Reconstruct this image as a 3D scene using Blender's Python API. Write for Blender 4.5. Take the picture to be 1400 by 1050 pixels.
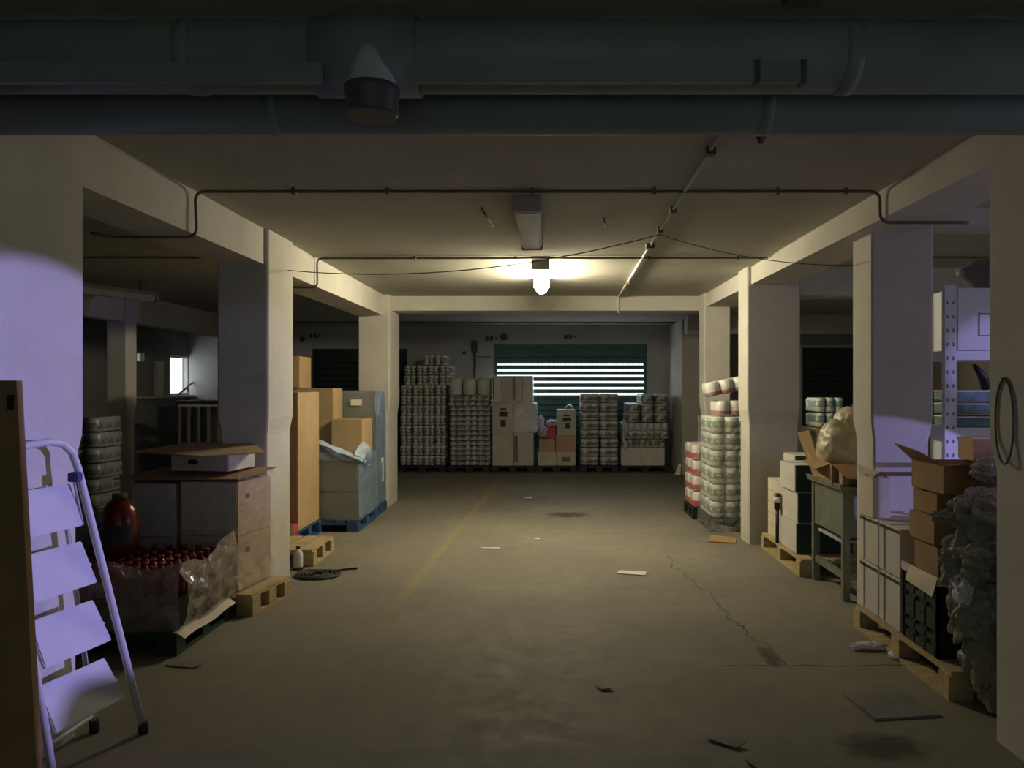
import bpy, bmesh, math, random
from mathutils import Vector, Matrix, noise
random.seed(7)
for o in list(bpy.data.objects): bpy.data.objects.remove(o)
S = bpy.context.scene; COL = S.collection
PI = math.pi

# ------------------------------------------------------------------ camera, world, light, exposure
S.view_settings.view_transform = 'Standard'; S.view_settings.look = 'None'
S.view_settings.gamma = 1.0; S.view_settings.use_curve_mapping = False
S.view_settings.exposure = 0.0
cam = bpy.data.cameras.new('camera'); cam.sensor_width = 36; cam.lens = 27
cam.shift_x = -50/1400; cam.shift_y = 3/1400; cam.clip_start = 0.05
co = bpy.data.objects.new('camera', cam); COL.objects.link(co)
co.location = (0, 0, 1.55); co.rotation_euler = (PI/2, 0, 0); S.camera = co

w = bpy.data.worlds.new('world'); S.world = w; w.use_nodes = True
bg = w.node_tree.nodes['Background']; bg.inputs[0].default_value = (0.95, 0.97, 1.0, 1); bg.inputs[1].default_value = 1.8

def area(name, loc, rot, sx, sy, power, color, spread=PI):
    l = bpy.data.lights.new(name, 'AREA'); l.shape = 'RECTANGLE'; l.size = sx; l.size_y = sy
    l.energy = power; l.color = color; l.spread = spread
    o = bpy.data.objects.new(name, l); COL.objects.link(o); o.location = loc; o.rotation_euler = rot; return o
def spot(name, loc, target, power, color, ang, blend, rad):
    l = bpy.data.lights.new(name, 'SPOT'); l.energy = power; l.color = color
    l.spot_size = math.radians(ang); l.spot_blend = blend; l.shadow_soft_size = rad
    o = bpy.data.objects.new(name, l); COL.objects.link(o); o.location = loc
    o.rotation_euler = (Vector(target)-Vector(loc)).to_track_quat('-Z', 'Y').to_euler(); return o
VIO = (0.42, 0.37, 1.0)
# spots added to stand in for right opening daylight; daylight at windows and shutter
spot('daylight_right_opening', (5.4, 4.05, 1.95), (-2.08, 3.15, 0.80), 1650, VIO, 19.3, 0.05, 0.04)
spot('added_spot_low', (4.7, 3.3, 0.75), (2.32, 4.99, 0.90), 190, VIO, 17, 0.05, 0.02)  # spot added to brighten the lower face of the second right column
spot('added_spot_rack', (4.6, 3.0, 1.9), (3.0, 5.0, 1.72), 90, VIO, 15, 0.3, 0.05)  # extra spot added to light the front of the shelving rack
spot('added_spot_high', (5.4, 3.6, 1.7), (-2.25, 5.7, 1.4), 300, (0.5, 0.5, 1.0), 13, 0.6, 0.15)  # weak spot added to tint the near face of the second left column
area('daylight_right_window', (6.2, 2.9, 1.6), (0, PI/2, 0), 1.2, 1.6, 14, (0.5, 0.5, 1.0))
area('fill_behind_camera', (0.3, -2.4, 1.5), (PI/2, 0, 0), 4.0, 1.6, 11, (0.70, 0.9, 0.88))  # added fill light; the wall behind the camera has no opening
area('daylight_shutter', (0.45, 15.12, 1.66), (-PI/2, 0, 0), 2.8, 0.5, 55, (0.82, 0.85, 1.0))
area('daylight_left_window', (-7.2, 14.6, 1.75), (0, -PI/2, 0), 0.7, 0.8, 1.2, (0.8, 0.88, 1.0))

# ------------------------------------------------------------------ materials
def new_mat(name):
    m = bpy.data.materials.new(name); m.use_nodes = True
    nt = m.node_tree; return m, nt, nt.nodes['Principled BSDF']
def N(nt, typ, **kw):
    n = nt.nodes.new(typ)
    for k, v in kw.items(): setattr(n, k, v)
    return n
def coords(nt, scale=(1, 1, 1), kind='Object', world=False):
    mp = N(nt, 'ShaderNodeMapping'); mp.inputs['Scale'].default_value = scale
    if world:
        g = N(nt, 'ShaderNodeNewGeometry'); nt.links.new(g.outputs['Position'], mp.inputs[0])
    else:
        tc = N(nt, 'ShaderNodeTexCoord'); nt.links.new(tc.outputs[kind], mp.inputs[0])
    return mp.outputs[0]
def noise_node(nt, vec, scale, detail=4, rough=.55):
    n = N(nt, 'ShaderNodeTexNoise'); n.inputs['Scale'].default_value = scale
    n.inputs['Detail'].default_value = detail; n.inputs['Roughness'].default_value = rough
    nt.links.new(vec, n.inputs['Vector']); return n.outputs['Fac']
def ramp(nt, fac, stops):
    r = N(nt, 'ShaderNodeValToRGB'); e = r.color_ramp.elements
    while len(e) < len(stops): e.new(0.5)
    for i, (p, c) in enumerate(stops):
        e[i].position = p; e[i].color = (*c, 1) if len(c) == 3 else c
    nt.links.new(fac, r.inputs[0]); return r.outputs[0]
def mixc(nt, fac, a, b, mode='MIX'):
    m = N(nt, 'ShaderNodeMix', data_type='RGBA', blend_type=mode)
    if isinstance(fac, (int, float)): m.inputs[0].default_value = fac
    else: nt.links.new(fac, m.inputs[0])
    for sock, v in ((m.inputs[6], a), (m.inputs[7], b)):
        if isinstance(v, tuple): sock.default_value = (*v, 1)
        else: nt.links.new(v, sock)
    return m.outputs[2]
def mathn(nt, op, a, b=None, clamp=False):
    m = N(nt, 'ShaderNodeMath', operation=op); m.use_clamp = clamp
    for i, v in enumerate((a, b)):
        if v is None: continue
        if isinstance(v, (int, float)): m.inputs[i].default_value = v
        else: nt.links.new(v, m.inputs[i])
    return m.outputs[0]
def bump(nt, bs, h, strength=.3, dist=.01):
    b = N(nt, 'ShaderNodeBump'); b.inputs['Strength'].default_value = strength; b.inputs['Distance'].default_value = dist
    nt.links.new(h, b.inputs['Height']); nt.links.new(b.outputs[0], bs.inputs['Normal'])
def simple(name, c, rough=.7, var=.18, scale=6, bs_=.15, metal=0, stretch=(1, 1, 1), spec=.5):
    m, nt, b = new_mat(name); v = coords(nt, stretch); f = noise_node(nt, v, scale)
    lo = tuple(x*(1-var) for x in c); hi = tuple(min(1, x*(1+var)) for x in c)
    nt.links.new(ramp(nt, f, [(.3, lo), (.7, hi)]), b.inputs['Base Color'])
    b.inputs['Roughness'].default_value = rough; b.inputs['Metallic'].default_value = metal
    b.inputs['Specular IOR Level'].default_value = spec
    bump(nt, b, noise_node(nt, v, scale*8, 3), bs_, .004); return m

def concrete(name, c, stain=(.3, .27, .22), amt=.5):
    m, nt, b = new_mat(name); v = coords(nt, world=True)
    f = noise_node(nt, v, 1.3, 6, .65); g = noise_node(nt, v, 9, 5, .7)
    base = ramp(nt, f, [(.3, tuple(x*.86 for x in c)), (.7, tuple(min(1, x*1.06) for x in c))])
    st = ramp(nt, g, [(.58, (0, 0, 0)), (.78, (amt, amt, amt))])
    nt.links.new(mixc(nt, st, base, stain), b.inputs['Base Color'])
    b.inputs['Roughness'].default_value = .9; b.inputs['Specular IOR Level'].default_value = .2
    bump(nt, b, noise_node(nt, v, 30, 5, .6), .35, .006); return m
M = {}
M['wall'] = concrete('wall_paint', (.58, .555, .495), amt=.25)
M['ceil'] = concrete('ceiling_paint', (.44, .43, .365), amt=.22)
M['backwall'] = concrete('back_wall_paint', (.50, .50, .48), amt=.4)
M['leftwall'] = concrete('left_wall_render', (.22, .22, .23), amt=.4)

def floor_mat():
    m, nt, b = new_mat('floor_concrete'); v = coords(nt, world=True)
    f = noise_node(nt, v, .8, 7, .6); g = noise_node(nt, v, 7, 6, .7)
    base = ramp(nt, f, [(.25, (.15, .137, .108)), (.75, (.245, .222, .175))])
    base = mixc(nt, ramp(nt, g, [(.5, (0, 0, 0)), (.8, (.55, .55, .55))]), base, (.16, .145, .115))
    sp = noise_node(nt, v, 60, 3, .6)
    base = mixc(nt, ramp(nt, sp, [(.62, (0, 0, 0)), (.75, (.5, .5, .5))]), base, (.12, .11, .09))
    sep = N(nt, 'ShaderNodeSeparateXYZ'); nt.links.new(v, sep.inputs[0]); X, Y = sep.outputs[0], sep.outputs[1]
    # worn yellow painted line
    d = mathn(nt, 'ABSOLUTE', mathn(nt, 'SUBTRACT', X, mathn(nt, 'ADD', mathn(nt, 'MULTIPLY', Y, .037), -1.285)))
    line = mathn(nt, 'LESS_THAN', d, .042)
    span = mathn(nt, 'MULTIPLY', mathn(nt, 'GREATER_THAN', Y, 4.6), mathn(nt, 'LESS_THAN', Y, 12.6))
    fade = N(nt, 'ShaderNodeMapRange'); nt.links.new(Y, fade.inputs[0])
    fade.inputs[1].default_value = 4.6; fade.inputs[2].default_value = 6.4; fade.inputs[3].default_value = .05; fade.inputs[4].default_value = .75
    wear = ramp(nt, noise_node(nt, v, 5, 6, .75), [(.35, (0.25,)*3), (.55, (1, 1, 1))])
    k = mathn(nt, 'MULTIPLY', mathn(nt, 'MULTIPLY', line, span), mathn(nt, 'MULTIPLY', fade.outputs[0], wear))
    base = mixc(nt, k, base, (.28, .24, .115))
    def blob(base, x, y, rx, ry, col, amt):
        dx = mathn(nt, 'DIVIDE', mathn(nt, 'SUBTRACT', X, x), rx); dy = mathn(nt, 'DIVIDE', mathn(nt, 'SUBTRACT', Y, y), ry)
        r2 = mathn(nt, 'ADD', mathn(nt, 'MULTIPLY', dx, dx), mathn(nt, 'MULTIPLY', dy, dy))
        r2 = mathn(nt, 'ADD', r2, mathn(nt, 'MULTIPLY', mathn(nt, 'SUBTRACT', noise_node(nt, v, 12, 4), .5), 1.6))
        k = mathn(nt, 'MULTIPLY', mathn(nt, 'SUBTRACT', 1.0, r2, True), amt, True)
        return mixc(nt, k, base, col)
    base = blob(base, .23, 9.25, .28, .22, (.06, .05, .03), 1.6)
    base = blob(base, 1.43, 3.3, .22, .16, (.05, .05, .04), 1.2)
    base = blob(base, 1.27, 4.4, .06, .22, (.05, .045, .03), 1.2)
    # cracks
    def crack(base, ax, bx, cx, y0, y1, wd=.006):
        xx = mathn(nt, 'ADD', mathn(nt, 'MULTIPLY', Y, ax), bx)
        nz = mathn(nt, 'MULTIPLY', mathn(nt, 'SUBTRACT', noise_node(nt, v, 3, 4), .5), cx)
        d = mathn(nt, 'ABSOLUTE', mathn(nt, 'SUBTRACT', X, mathn(nt, 'ADD', xx, nz)))
        k = mathn(nt, 'MULTIPLY', mathn(nt, 'LESS_THAN', d, wd), mathn(nt, 'MULTIPLY', mathn(nt, 'GREATER_THAN', Y, y0), mathn(nt, 'LESS_THAN', Y, y1)))
        return mixc(nt, mathn(nt, 'MULTIPLY', k, .8), base, (.04, .035, .03))
    base = crack(base, -.1, 1.75, .3, 4.25, 7.0)
    dd = mathn(nt, 'ABSOLUTE', mathn(nt, 'SUBTRACT', Y, mathn(nt, 'ADD', 4.22, mathn(nt, 'MULTIPLY', noise_node(nt, v, 4, 3), .08))))
    k = mathn(nt, 'MULTIPLY', mathn(nt, 'LESS_THAN', dd, .008), mathn(nt, 'MULTIPLY', mathn(nt, 'GREATER_THAN', X, .95), mathn(nt, 'LESS_THAN', X, 2.0)))
    base = mixc(nt, mathn(nt, 'MULTIPLY', k, .85), base, (.035, .03, .025))
    nt.links.new(base, b.inputs['Base Color'])
    nt.links.new(ramp(nt, g, [(.3, (.62,)*3), (.7, (.85,)*3)]), b.inputs['Roughness'])
    bump(nt, b, noise_node(nt, v, 25, 6, .65), .3, .006); return m
M['floor'] = floor_mat()

def wood(name, c):
    m, nt, b = new_mat(name); v = coords(nt, (2, 14, 14)); f = noise_node(nt, v, 3, 5, .6)
    nt.links.new(ramp(nt, f, [(.3, tuple(x*.6 for x in c)), (.65, c)]), b.inputs['Base Color'])
    b.inputs['Roughness'].default_value = .8; bump(nt, b, f, .3, .004); return m
M['wood'] = wood('pallet_wood', (.52, .40, .21))
M['oldwood'] = wood('old_plank', (.16, .08, .05))

def film(name, c, opac, rough=.18, sc=14, crease=.9, dist=.02, lo=.6, hi=1.5, spec=.9):
    """stretch wrap: partly clear, glossy, creased"""
    m, nt, b = new_mat(name); v = coords(nt, world=True)
    b.inputs['Base Color'].default_value = (*c, 1); b.inputs['Roughness'].default_value = rough
    b.inputs['Specular IOR Level'].default_value = spec
    vz = N(nt, 'ShaderNodeTexVoronoi'); vz.feature = 'DISTANCE_TO_EDGE'; vz.inputs['Scale'].default_value = sc
    nz = N(nt, 'ShaderNodeTexNoise'); nz.inputs['Scale'].default_value = 5; nt.links.new(v, nz.inputs['Vector'])
    va = N(nt, 'ShaderNodeVectorMath', operation='ADD'); nt.links.new(v, va.inputs[0])
    vm = N(nt, 'ShaderNodeVectorMath', operation='SCALE'); vm.inputs['Scale'].default_value = .35
    nt.links.new(nz.outputs['Color'], vm.inputs[0]); nt.links.new(vm.outputs[0], va.inputs[1])
    nt.links.new(va.outputs[0], vz.inputs['Vector'])
    bump(nt, b, vz.outputs['Distance'], crease, dist)
    tr = N(nt, 'ShaderNodeBsdfTransparent'); mx = N(nt, 'ShaderNodeMixShader')
    f = ramp(nt, noise_node(nt, v, 7, 5, .7), [(.35, (opac*lo,)*3), (.7, (min(1, opac*hi),)*3)])
    nt.links.new(f, mx.inputs[0]); nt.links.new(tr.outputs[0], mx.inputs[1]); nt.links.new(b.outputs[0], mx.inputs[2])
    nt.links.new(mx.outputs[0], nt.nodes['Material Output'].inputs['Surface']); return m
M['film'] = film('stretch_film', (.75, .74, .70), .26, rough=.12, sc=8, crease=1.0, dist=.03)
M['filmblue'] = film('blue_film', (.24, .36, .55), .55, rough=.3, sc=2.5, crease=.15, lo=.85, hi=1.2)
M['filmfront'] = film('thin_blue_film', (.35, .40, .42), .25, rough=.3, sc=2.5, crease=.15, lo=.9, hi=1.1)
M['filmbluelight'] = film('loose_blue_film', (.58, .72, .90), .75, rough=.2, sc=4, crease=.4)
M['filmheap'] = film('film_waste', (.28, .27, .20), .97, lo=.9, rough=.5, sc=6, crease=.3, dist=.02, spec=.2)
M['filmdark'] = film('film_on_red_goods', (.46, .38, .32), .55, rough=.2, sc=5, crease=.6)
M['bag'] = film('beige_plastic_bag', (.62, .54, .36), .97, rough=.42, sc=3, crease=.2)
M['whitebag'] = film('white_plastic_bag', (.85, .83, .95), .9, rough=.35, sc=7)

M['kraft'] = simple('kraft_cardboard', (.43, .30, .16), .85, .10, 3, .1)
M['kraftdark'] = simple('brown_cardboard', (.34, .21, .10), .85, .15, 4, .1)
M['kraftpink'] = simple('pinkish_cardboard', (.55, .36, .25), .8, .12, 4, .1)
M['carton'] = simple('white_carton', (.60, .57, .52), .75, .08, 4, .08)
M['cartoncream'] = simple('cream_carton', (.62, .56, .45), .75, .1, 5, .08)
M['inside'] = simple('box_inside_dark', (.035, .028, .022), .9, .2)
M['hole'] = simple('dark_void', (.012, .01, .01), .95, .1)
M['ink'] = simple('dark_print', (.05, .05, .05), .8, .2)
M['inkgrey'] = simple('grey_print', (.18, .17, .16), .8, .2)
M['whitepaint'] = simple('white_enamel', (.62, .62, .62), .4, .04, 10, .05)
M['blackrubber'] = simple('black_rubber', (.02, .02, .022), .7, .2)
M['blueplastic'] = simple('dark_blue_clamp', (.03, .035, .16), .5, .1)
M['pvc'] = simple('grey_pvc_pipe', (.25, .285, .26), .55, .12, 2, .1)
M['pvcdark'] = simple('dark_pvc_cap', (.10, .10, .09), .5, .3, 6, .2)
M['pvclight'] = simple('pale_pvc_branch', (.58, .58, .60), .5, .1, 5, .1)
M['conduit'] = simple('conduit_steel', (.13, .11, .08), .6, .3, 9, .2)
M['conduitwhite'] = simple('white_conduit', (.75, .72, .62), .5, .08)
M['wire'] = simple('thin_cable', (.10, .085, .06), .7, .1)
M['shutter'] = simple('green_shutter_metal', (.05, .14, .115), .5, .15, 5, .1, .2)
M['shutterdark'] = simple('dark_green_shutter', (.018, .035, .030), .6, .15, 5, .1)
M['steel'] = simple('grey_green_steel', (.20, .215, .17), .5, .2, 5, .2, .3)
M['greenplastic'] = simple('dark_green_plastic', (.012, .035, .025), .45, .2)
M['blackplastic'] = simple('black_plastic', (.015, .016, .016), .5, .2)
M['palletblue'] = simple('blue_pallet_paint', (.03, .08, .19), .6, .2, 8)
M['redglass'] = simple('dark_red_bottle', (.13, .012, .008), .22, .3, 12, .1)
M['redcap'] = simple('dark_red_cap', (.24, .02, .015), .25, .2, 10)
M['redpack'] = simple('red_printed_pack', (.62, .05, .05), .5, .2, 10)
M['rollwhite'] = simple('white_paper_roll', (.66, .66, .62), .5, .1, 14, .2)
M['concretepatch'] = simple('grey_plastic_sack', (.20, .20, .20), .6, .2)
M['paper'] = simple('scrap_paper', (.75, .72, .62), .8, .08)
M['greylight'] = simple('fixture_grey', (.38, .37, .33), .5, .1)
M['diffuser'] = simple('unlit_diffuser', (.62, .61, .56), .6, .08, 8)
M['dirtywhite'] = simple('dusty_white_metal', (.45, .46, .42), .7, .2)
M['capblue'] = simple('shelf_goods', (.12, .22, .20), .5, .4, 16)
M['signgrey'] = simple('wall_sign_dark', (.07, .075, .07), .6, .2)

def printed(name, base, ink, scale, lo, hi, rough=.4, stretch=(1, 1, 1)):
    m, nt, b = new_mat(name); v = coords(nt, stretch); f = noise_node(nt, v, scale, 2, .4)
    nt.links.new(mixc(nt, ramp(nt, f, [(lo, (0, 0, 0)), (hi, (1, 1, 1))]), base, ink), b.inputs['Base Color'])
    b.inputs['Roughness'].default_value = rough; bump(nt, b, noise_node(nt, v, 40, 3), .3, .005); return m
def banded(name, base, ink, cz, hw, mottled=.5, rough=.35):
    """wrapper with a printed band around the middle (object z)"""
    m, nt, b = new_mat(name); v = coords(nt); sep = N(nt, 'ShaderNodeSeparateXYZ'); nt.links.new(v, sep.inputs[0])
    d = mathn(nt, 'ABSOLUTE', mathn(nt, 'SUBTRACT', sep.outputs[2], cz))
    k = mathn(nt, 'LESS_THAN', d, hw); f = noise_node(nt, v, 17, 2)
    k = mathn(nt, 'MULTIPLY', k, ramp(nt, f, [(mottled-.08, (0, 0, 0)), (mottled+.05, (1, 1, 1))]))
    nt.links.new(mixc(nt, k, base, ink), b.inputs['Base Color']); b.inputs['Roughness'].default_value = rough
    bump(nt, b, noise_node(nt, v, 30, 4), .5, .006); return m
M['packdark'] = banded('kitchen_roll_wrap', (.62, .63, .60), (.17, .175, .165), .085, .05, .46)
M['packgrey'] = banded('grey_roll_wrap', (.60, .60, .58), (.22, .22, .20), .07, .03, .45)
M['goods'] = simple('dull_wrapped_goods', (.20, .205, .165), .6, .05, 1.5, .1)
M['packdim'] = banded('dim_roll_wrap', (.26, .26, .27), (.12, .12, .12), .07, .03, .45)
M['packred'] = banded('red_banded_wrap', (.72, .68, .64), (.55, .13, .12), .05, .030, .36)
M['packgreen'] = banded('green_banded_wrap', (.72, .74, .68), (.22, .32, .26), .09, .035, .42)
M['packpink'] = banded('pink_edge_wrap', (.74, .74, .70), (.45, .22, .24), .03, .02, .35)
M['shelfboard'] = simple('white_shelf_board', (.78, .78, .80), .5, .04)

def emis(name, c, s):
    m, nt, b = new_mat(name); e = N(nt, 'ShaderNodeEmission'); e.inputs[0].default_value = (*c, 1); e.inputs[1].default_value = s
    nt.links.new(e.outputs[0], nt.nodes['Material Output'].inputs['Surface']); return m
M['lit'] = emis('lit_tube_cover', (1.0, .88, .60), 125)

# ------------------------------------------------------------------ mesh helpers
class MB:
    def __init__(s): s.bm = bmesh.new(); s.mats = []
    def mi(s, m):
        if m not in s.mats: s.mats.append(m)
        return s.mats.index(m)
    def face(s, vs, m=0):
        try:
            f = s.bm.faces.new(vs); f.material_index = m; return f
        except ValueError: return None
    def box(s, x0, x1, y0, y1, z0, z1, m='carton', mat=None, bev=0):
        i = s.mi(m); P = [Vector((x, y, z)) for z in (z0, z1) for y in (y0, y1) for x in (x0, x1)]
        if mat: P = [mat @ p for p in P]
        v = [s.bm.verts.new(p) for p in P]
        for q in ((0, 2, 3, 1), (4, 5, 7, 6), (0, 1, 5, 4), (1, 3, 7, 5), (3, 2, 6, 7), (2, 0, 4, 6)): s.face([v[k] for k in q], i)
        if bev:
            es = list({e for a in v for e in a.link_edges})
            bmesh.ops.bevel(s.bm, geom=es, offset=bev, segments=2, affect='EDGES', material=-1)
        return s
    def quad(s, pts, m='carton'):
        s.face([s.bm.verts.new(p) for p in pts], s.mi(m)); return s
    def slab(s, pts, t, m='carton'):
        """quad given thickness t along its normal"""
        P = [Vector(p) for p in pts]; n = (P[1]-P[0]).cross(P[2]-P[0]).normalized()*t
        a = [s.bm.verts.new(p) for p in P]; b = [s.bm.verts.new(p-n) for p in P]; i = s.mi(m); k = len(P)
        s.face(a, i); s.face(b[::-1], i)
        for q in range(k): s.face([a[q], b[q], b[(q+1) % k], a[(q+1) % k]], i)
        return s
    def tube(s, pts, r, m='conduit', n=12, cap=True):
        i = s.mi(m); P = [Vector(p) for p in pts]; rs = r if isinstance(r, (list, tuple)) else [r]*len(P)
        rings = []; up = None
        for k, p in enumerate(P):
            t = (P[min(k+1, len(P)-1)]-P[max(k-1, 0)]).normalized()
            if up is None: up = Vector((0, 0, 1)) if abs(t.z) < .9 else Vector((1, 0, 0))
            a = t.cross(up).normalized(); bb = a.cross(t).normalized(); up = bb
            rings.append([s.bm.verts.new(p+(a*math.cos(2*PI*q/n)+bb*math.sin(2*PI*q/n))*rs[k]) for q in range(n)])
        for A, B in zip(rings, rings[1:]):
            for q in range(n):
                f = s.face([A[q], A[(q+1) % n], B[(q+1) % n], B[q]], i)
                if f: f.smooth = True
        if cap: s.face(rings[0][::-1], i); s.face(rings[-1], i)
        return s
    def lathe(s, prof, loc=(0, 0, 0), m='carton', n=20):
        i = s.mi(m); L = Vector(loc)
        rings = [[s.bm.verts.new(L+Vector((r*math.cos(2*PI*q/n), r*math.sin(2*PI*q/n), z))) for q in range(n)] for r, z in prof]
        for A, B in zip(rings, rings[1:]):
            for q in range(n):
                f = s.face([A[q], A[(q+1) % n], B[(q+1) % n], B[q]], i)
                if f: f.smooth = True
        s.face(rings[0][::-1], i); s.face(rings[-1], i); return s
    def sheet(s, fn, nu, nv, m):
        """surface from fn(u,v)"""
        i = s.mi(m); g = [[s.bm.verts.new(fn(a/nu, b/nv)) for b in range(nv+1)] for a in range(nu+1)]
        for a in range(nu):
            for b in range(nv):
                f = s.face([g[a][b], g[a+1][b], g[a+1][b+1], g[a][b+1]], i)
                if f: f.smooth = False
        return s
    def lump(s, c, r, m, amp=.25, fr=3.0, sub=4, seed=0):
        """crumpled closed lump"""
        i = s.mi(m); C = Vector(c); R = Vector(r)
        res = bmesh.ops.create_icosphere(s.bm, subdivisions=sub, radius=1)
        for v in res['verts']:
            d = v.co.normalized(); q = d*fr+Vector((seed*7.3, seed*3.1, 0))
            k = noise.voronoi(q*1.0)[0]; h = (k[1]-k[0])
            a = 1+amp*(noise.fractal(q, 1, 2, 4)*.9 - .55*(1-min(1, h*2.2)))
            v.co = C+Vector((d.x*R.x, d.y*R.y, d.z*R.z))*a
        for v in res['verts']:
            for f in v.link_faces: f.material_index = i; f.smooth = (m in ('bag', 'concretepatch'))
        return s
    def build(s, name, parent=None, loc=None, rot=None):
        me = bpy.data.meshes.new(name); bmesh.ops.recalc_face_normals(s.bm, faces=s.bm.faces); s.bm.to_mesh(me); s.bm.free()
        for m in s.mats: me.materials.append(M[m])
        o = bpy.data.objects.new(name, me); COL.objects.link(o)
        if parent: o.parent = parent
        if loc: o.location = loc
        if rot: o.rotation_euler = rot
        return o
def tag(o, label, cat, group=None):
    o['label'] = label; o['category'] = cat
    if group: o['group'] = group
    return o
def struct(o): o['kind'] = 'structure'; return o
def thing(name, label, cat, loc=(0, 0, 0), rz=0, group=None):
    o = bpy.data.objects.new(name, None); COL.objects.link(o); o.location = loc; o.rotation_euler = (0, 0, rz)
    o.empty_display_size = .1
    return tag(o, label, cat, group)
def kids(o): return [c for c in bpy.data.objects if c.parent == o]
def dup(o, loc, rz=0, label=None, group=None, parent=None):
    c = o.copy(); COL.objects.link(c)
    if parent: c.parent = parent
    else: c.location = loc; c.rotation_euler = (0, 0, rz)
    if label: c['label'] = label
    if group: c['group'] = group
    for k in kids(o): dup(k, None, parent=c)
    return c
ORD = ['', 'first', 'second', 'third', 'fourth', 'fifth', 'sixth', 'seventh', 'eighth', 'ninth', 'tenth', 'eleventh', 'twelfth', 'thirteenth']

# ------------------------------------------------------------------ building shell
H = 1.55; CZ = 2.717
def shell(name, x0, x1, y0, y1, z0, z1, m):
    return struct(MB().box(x0, x1, y0, y1, z0, z1, m).build(name))
shell('floor', -7.3, 7.1, -3.2, 15.3, -.1, 0, 'floor')
shell('ceiling', -7.3, 7.1, -3.2, 15.3, CZ, CZ+.12, 'ceil')
def wall_holes(name, axis, at, t, a0, a1, z0, z1, holes, m):
    """wall with real openings; axis 'x': plane x=at spanning y"""
    mb = MB(); A = sorted({a0, a1, *[h[0] for h in holes], *[h[1] for h in holes]}); Z = sorted({z0, z1, *[h[2] for h in holes], *[h[3] for h in holes]})
    for a, b in zip(A, A[1:]):
        for c, d in zip(Z, Z[1:]):
            if any(a >= h[0]-1e-6 and b <= h[1]+1e-6 and c >= h[2]-1e-6 and d <= h[3]+1e-6 for h in holes): continue
            if axis == 'x': mb.box(min(at, at+t), max(at, at+t), a, b, c, d, m)
            else: mb.box(a, b, min(at, at+t), max(at, at+t), c, d, m)
    bmesh.ops.remove_doubles(mb.bm, verts=mb.bm.verts, dist=1e-5)
    return struct(mb.build(name))
BY = 14.95
wall_holes('wall_back', 'y', BY, .18, -7.0, 6.8, 0, CZ, [(-1.07, 1.92, 0, 2.376), (-4.6, -2.75, 0, 2.28), (4.94, 6.3, 0, 2.3)], 'backwall')
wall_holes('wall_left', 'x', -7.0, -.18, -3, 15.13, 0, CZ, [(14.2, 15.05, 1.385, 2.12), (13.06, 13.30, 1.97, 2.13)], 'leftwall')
wall_holes('wall_right', 'x', 6.8, .18, -3, 15.13, 0, CZ, [(2.2, 4.4, .9, 2.1)], 'wall')
shell('wall_front', -7.0, 6.8, -3.15, -3, 0, CZ, 'wall')
# pier closing the back row on the right
struct(MB().box(2.33, 2.95, 13.4, BY, 0, CZ, 'wall', bev=.01).build('wall_pier'))

def column(x0, x1, y0, y1, zt=1.27):
    """painted column: plaster skin ends above a narrower lower part"""
    mb = MB(); i = mb.mi('wall'); r = .02
    prof = [(0, r), (.4, r), (zt-.09, r), (zt-.05, r*.8), (zt+.04, 0.002), (zt+.10, 0), (CZ, 0)]; rings = []
    for z, d in prof:
        c = .012
        pts = [(x0+d+c, y0+d), (x1-d-c, y0+d), (x1-d, y0+d+c), (x1-d, y1-d-c), (x1-d-c, y1-d), (x0+d+c, y1-d), (x0+d, y1-d-c), (x0+d, y0+d+c)]
        rings.append([mb.bm.verts.new((px, py, z)) for px, py in pts])
    for A, B in zip(rings, rings[1:]):
        for q in range(8): mb.face([A[q], A[(q+1) % 8], B[(q+1) % 8], B[q]], i)
    mb.face(rings[0][::-1], i); mb.face(rings[-1], i)
    return struct(mb.build('concrete_column'))
column(-2.50, -2.08, 2.81, 3.44, 1.29)
column(-2.46, -2.08, 5.70, 6.26)
column(-2.43, -2.03, 9.80, 10.45)
column(1.94, 2.40, 2.81, 3.39)
column(2.10, 2.50, 4.99, 5.31)
column(1.94, 2.46, 7.50, 7.86)
column(1.95, 2.28, 9.62, 9.95)
column(-5.53, -5.28, 9.6, 9.85)
column(4.6, 5.0, 7.5, 7.9)
def beam(*a): return shell('ceiling_beam', *a, 'wall')
beam(-2.46, -2.11, 2.81, 9.85, 2.455, CZ)
beam(1.98, 2.36, 2.81, 9.65, 2.545, CZ)
beam(-2.4, 2.28, 9.95, 10.35, 2.53, CZ)
beam(2.40, 6.8, 7.55, 7.85, 2.44, CZ)
beam(2.50, 6.8, 5.02, 5.28, 2.60, CZ)
beam(-5.50, -5.31, 2.9, 14.95, 2.36, CZ)
beam(2.28, 6.8, 12.6, 12.9, 2.42, CZ)

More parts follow.
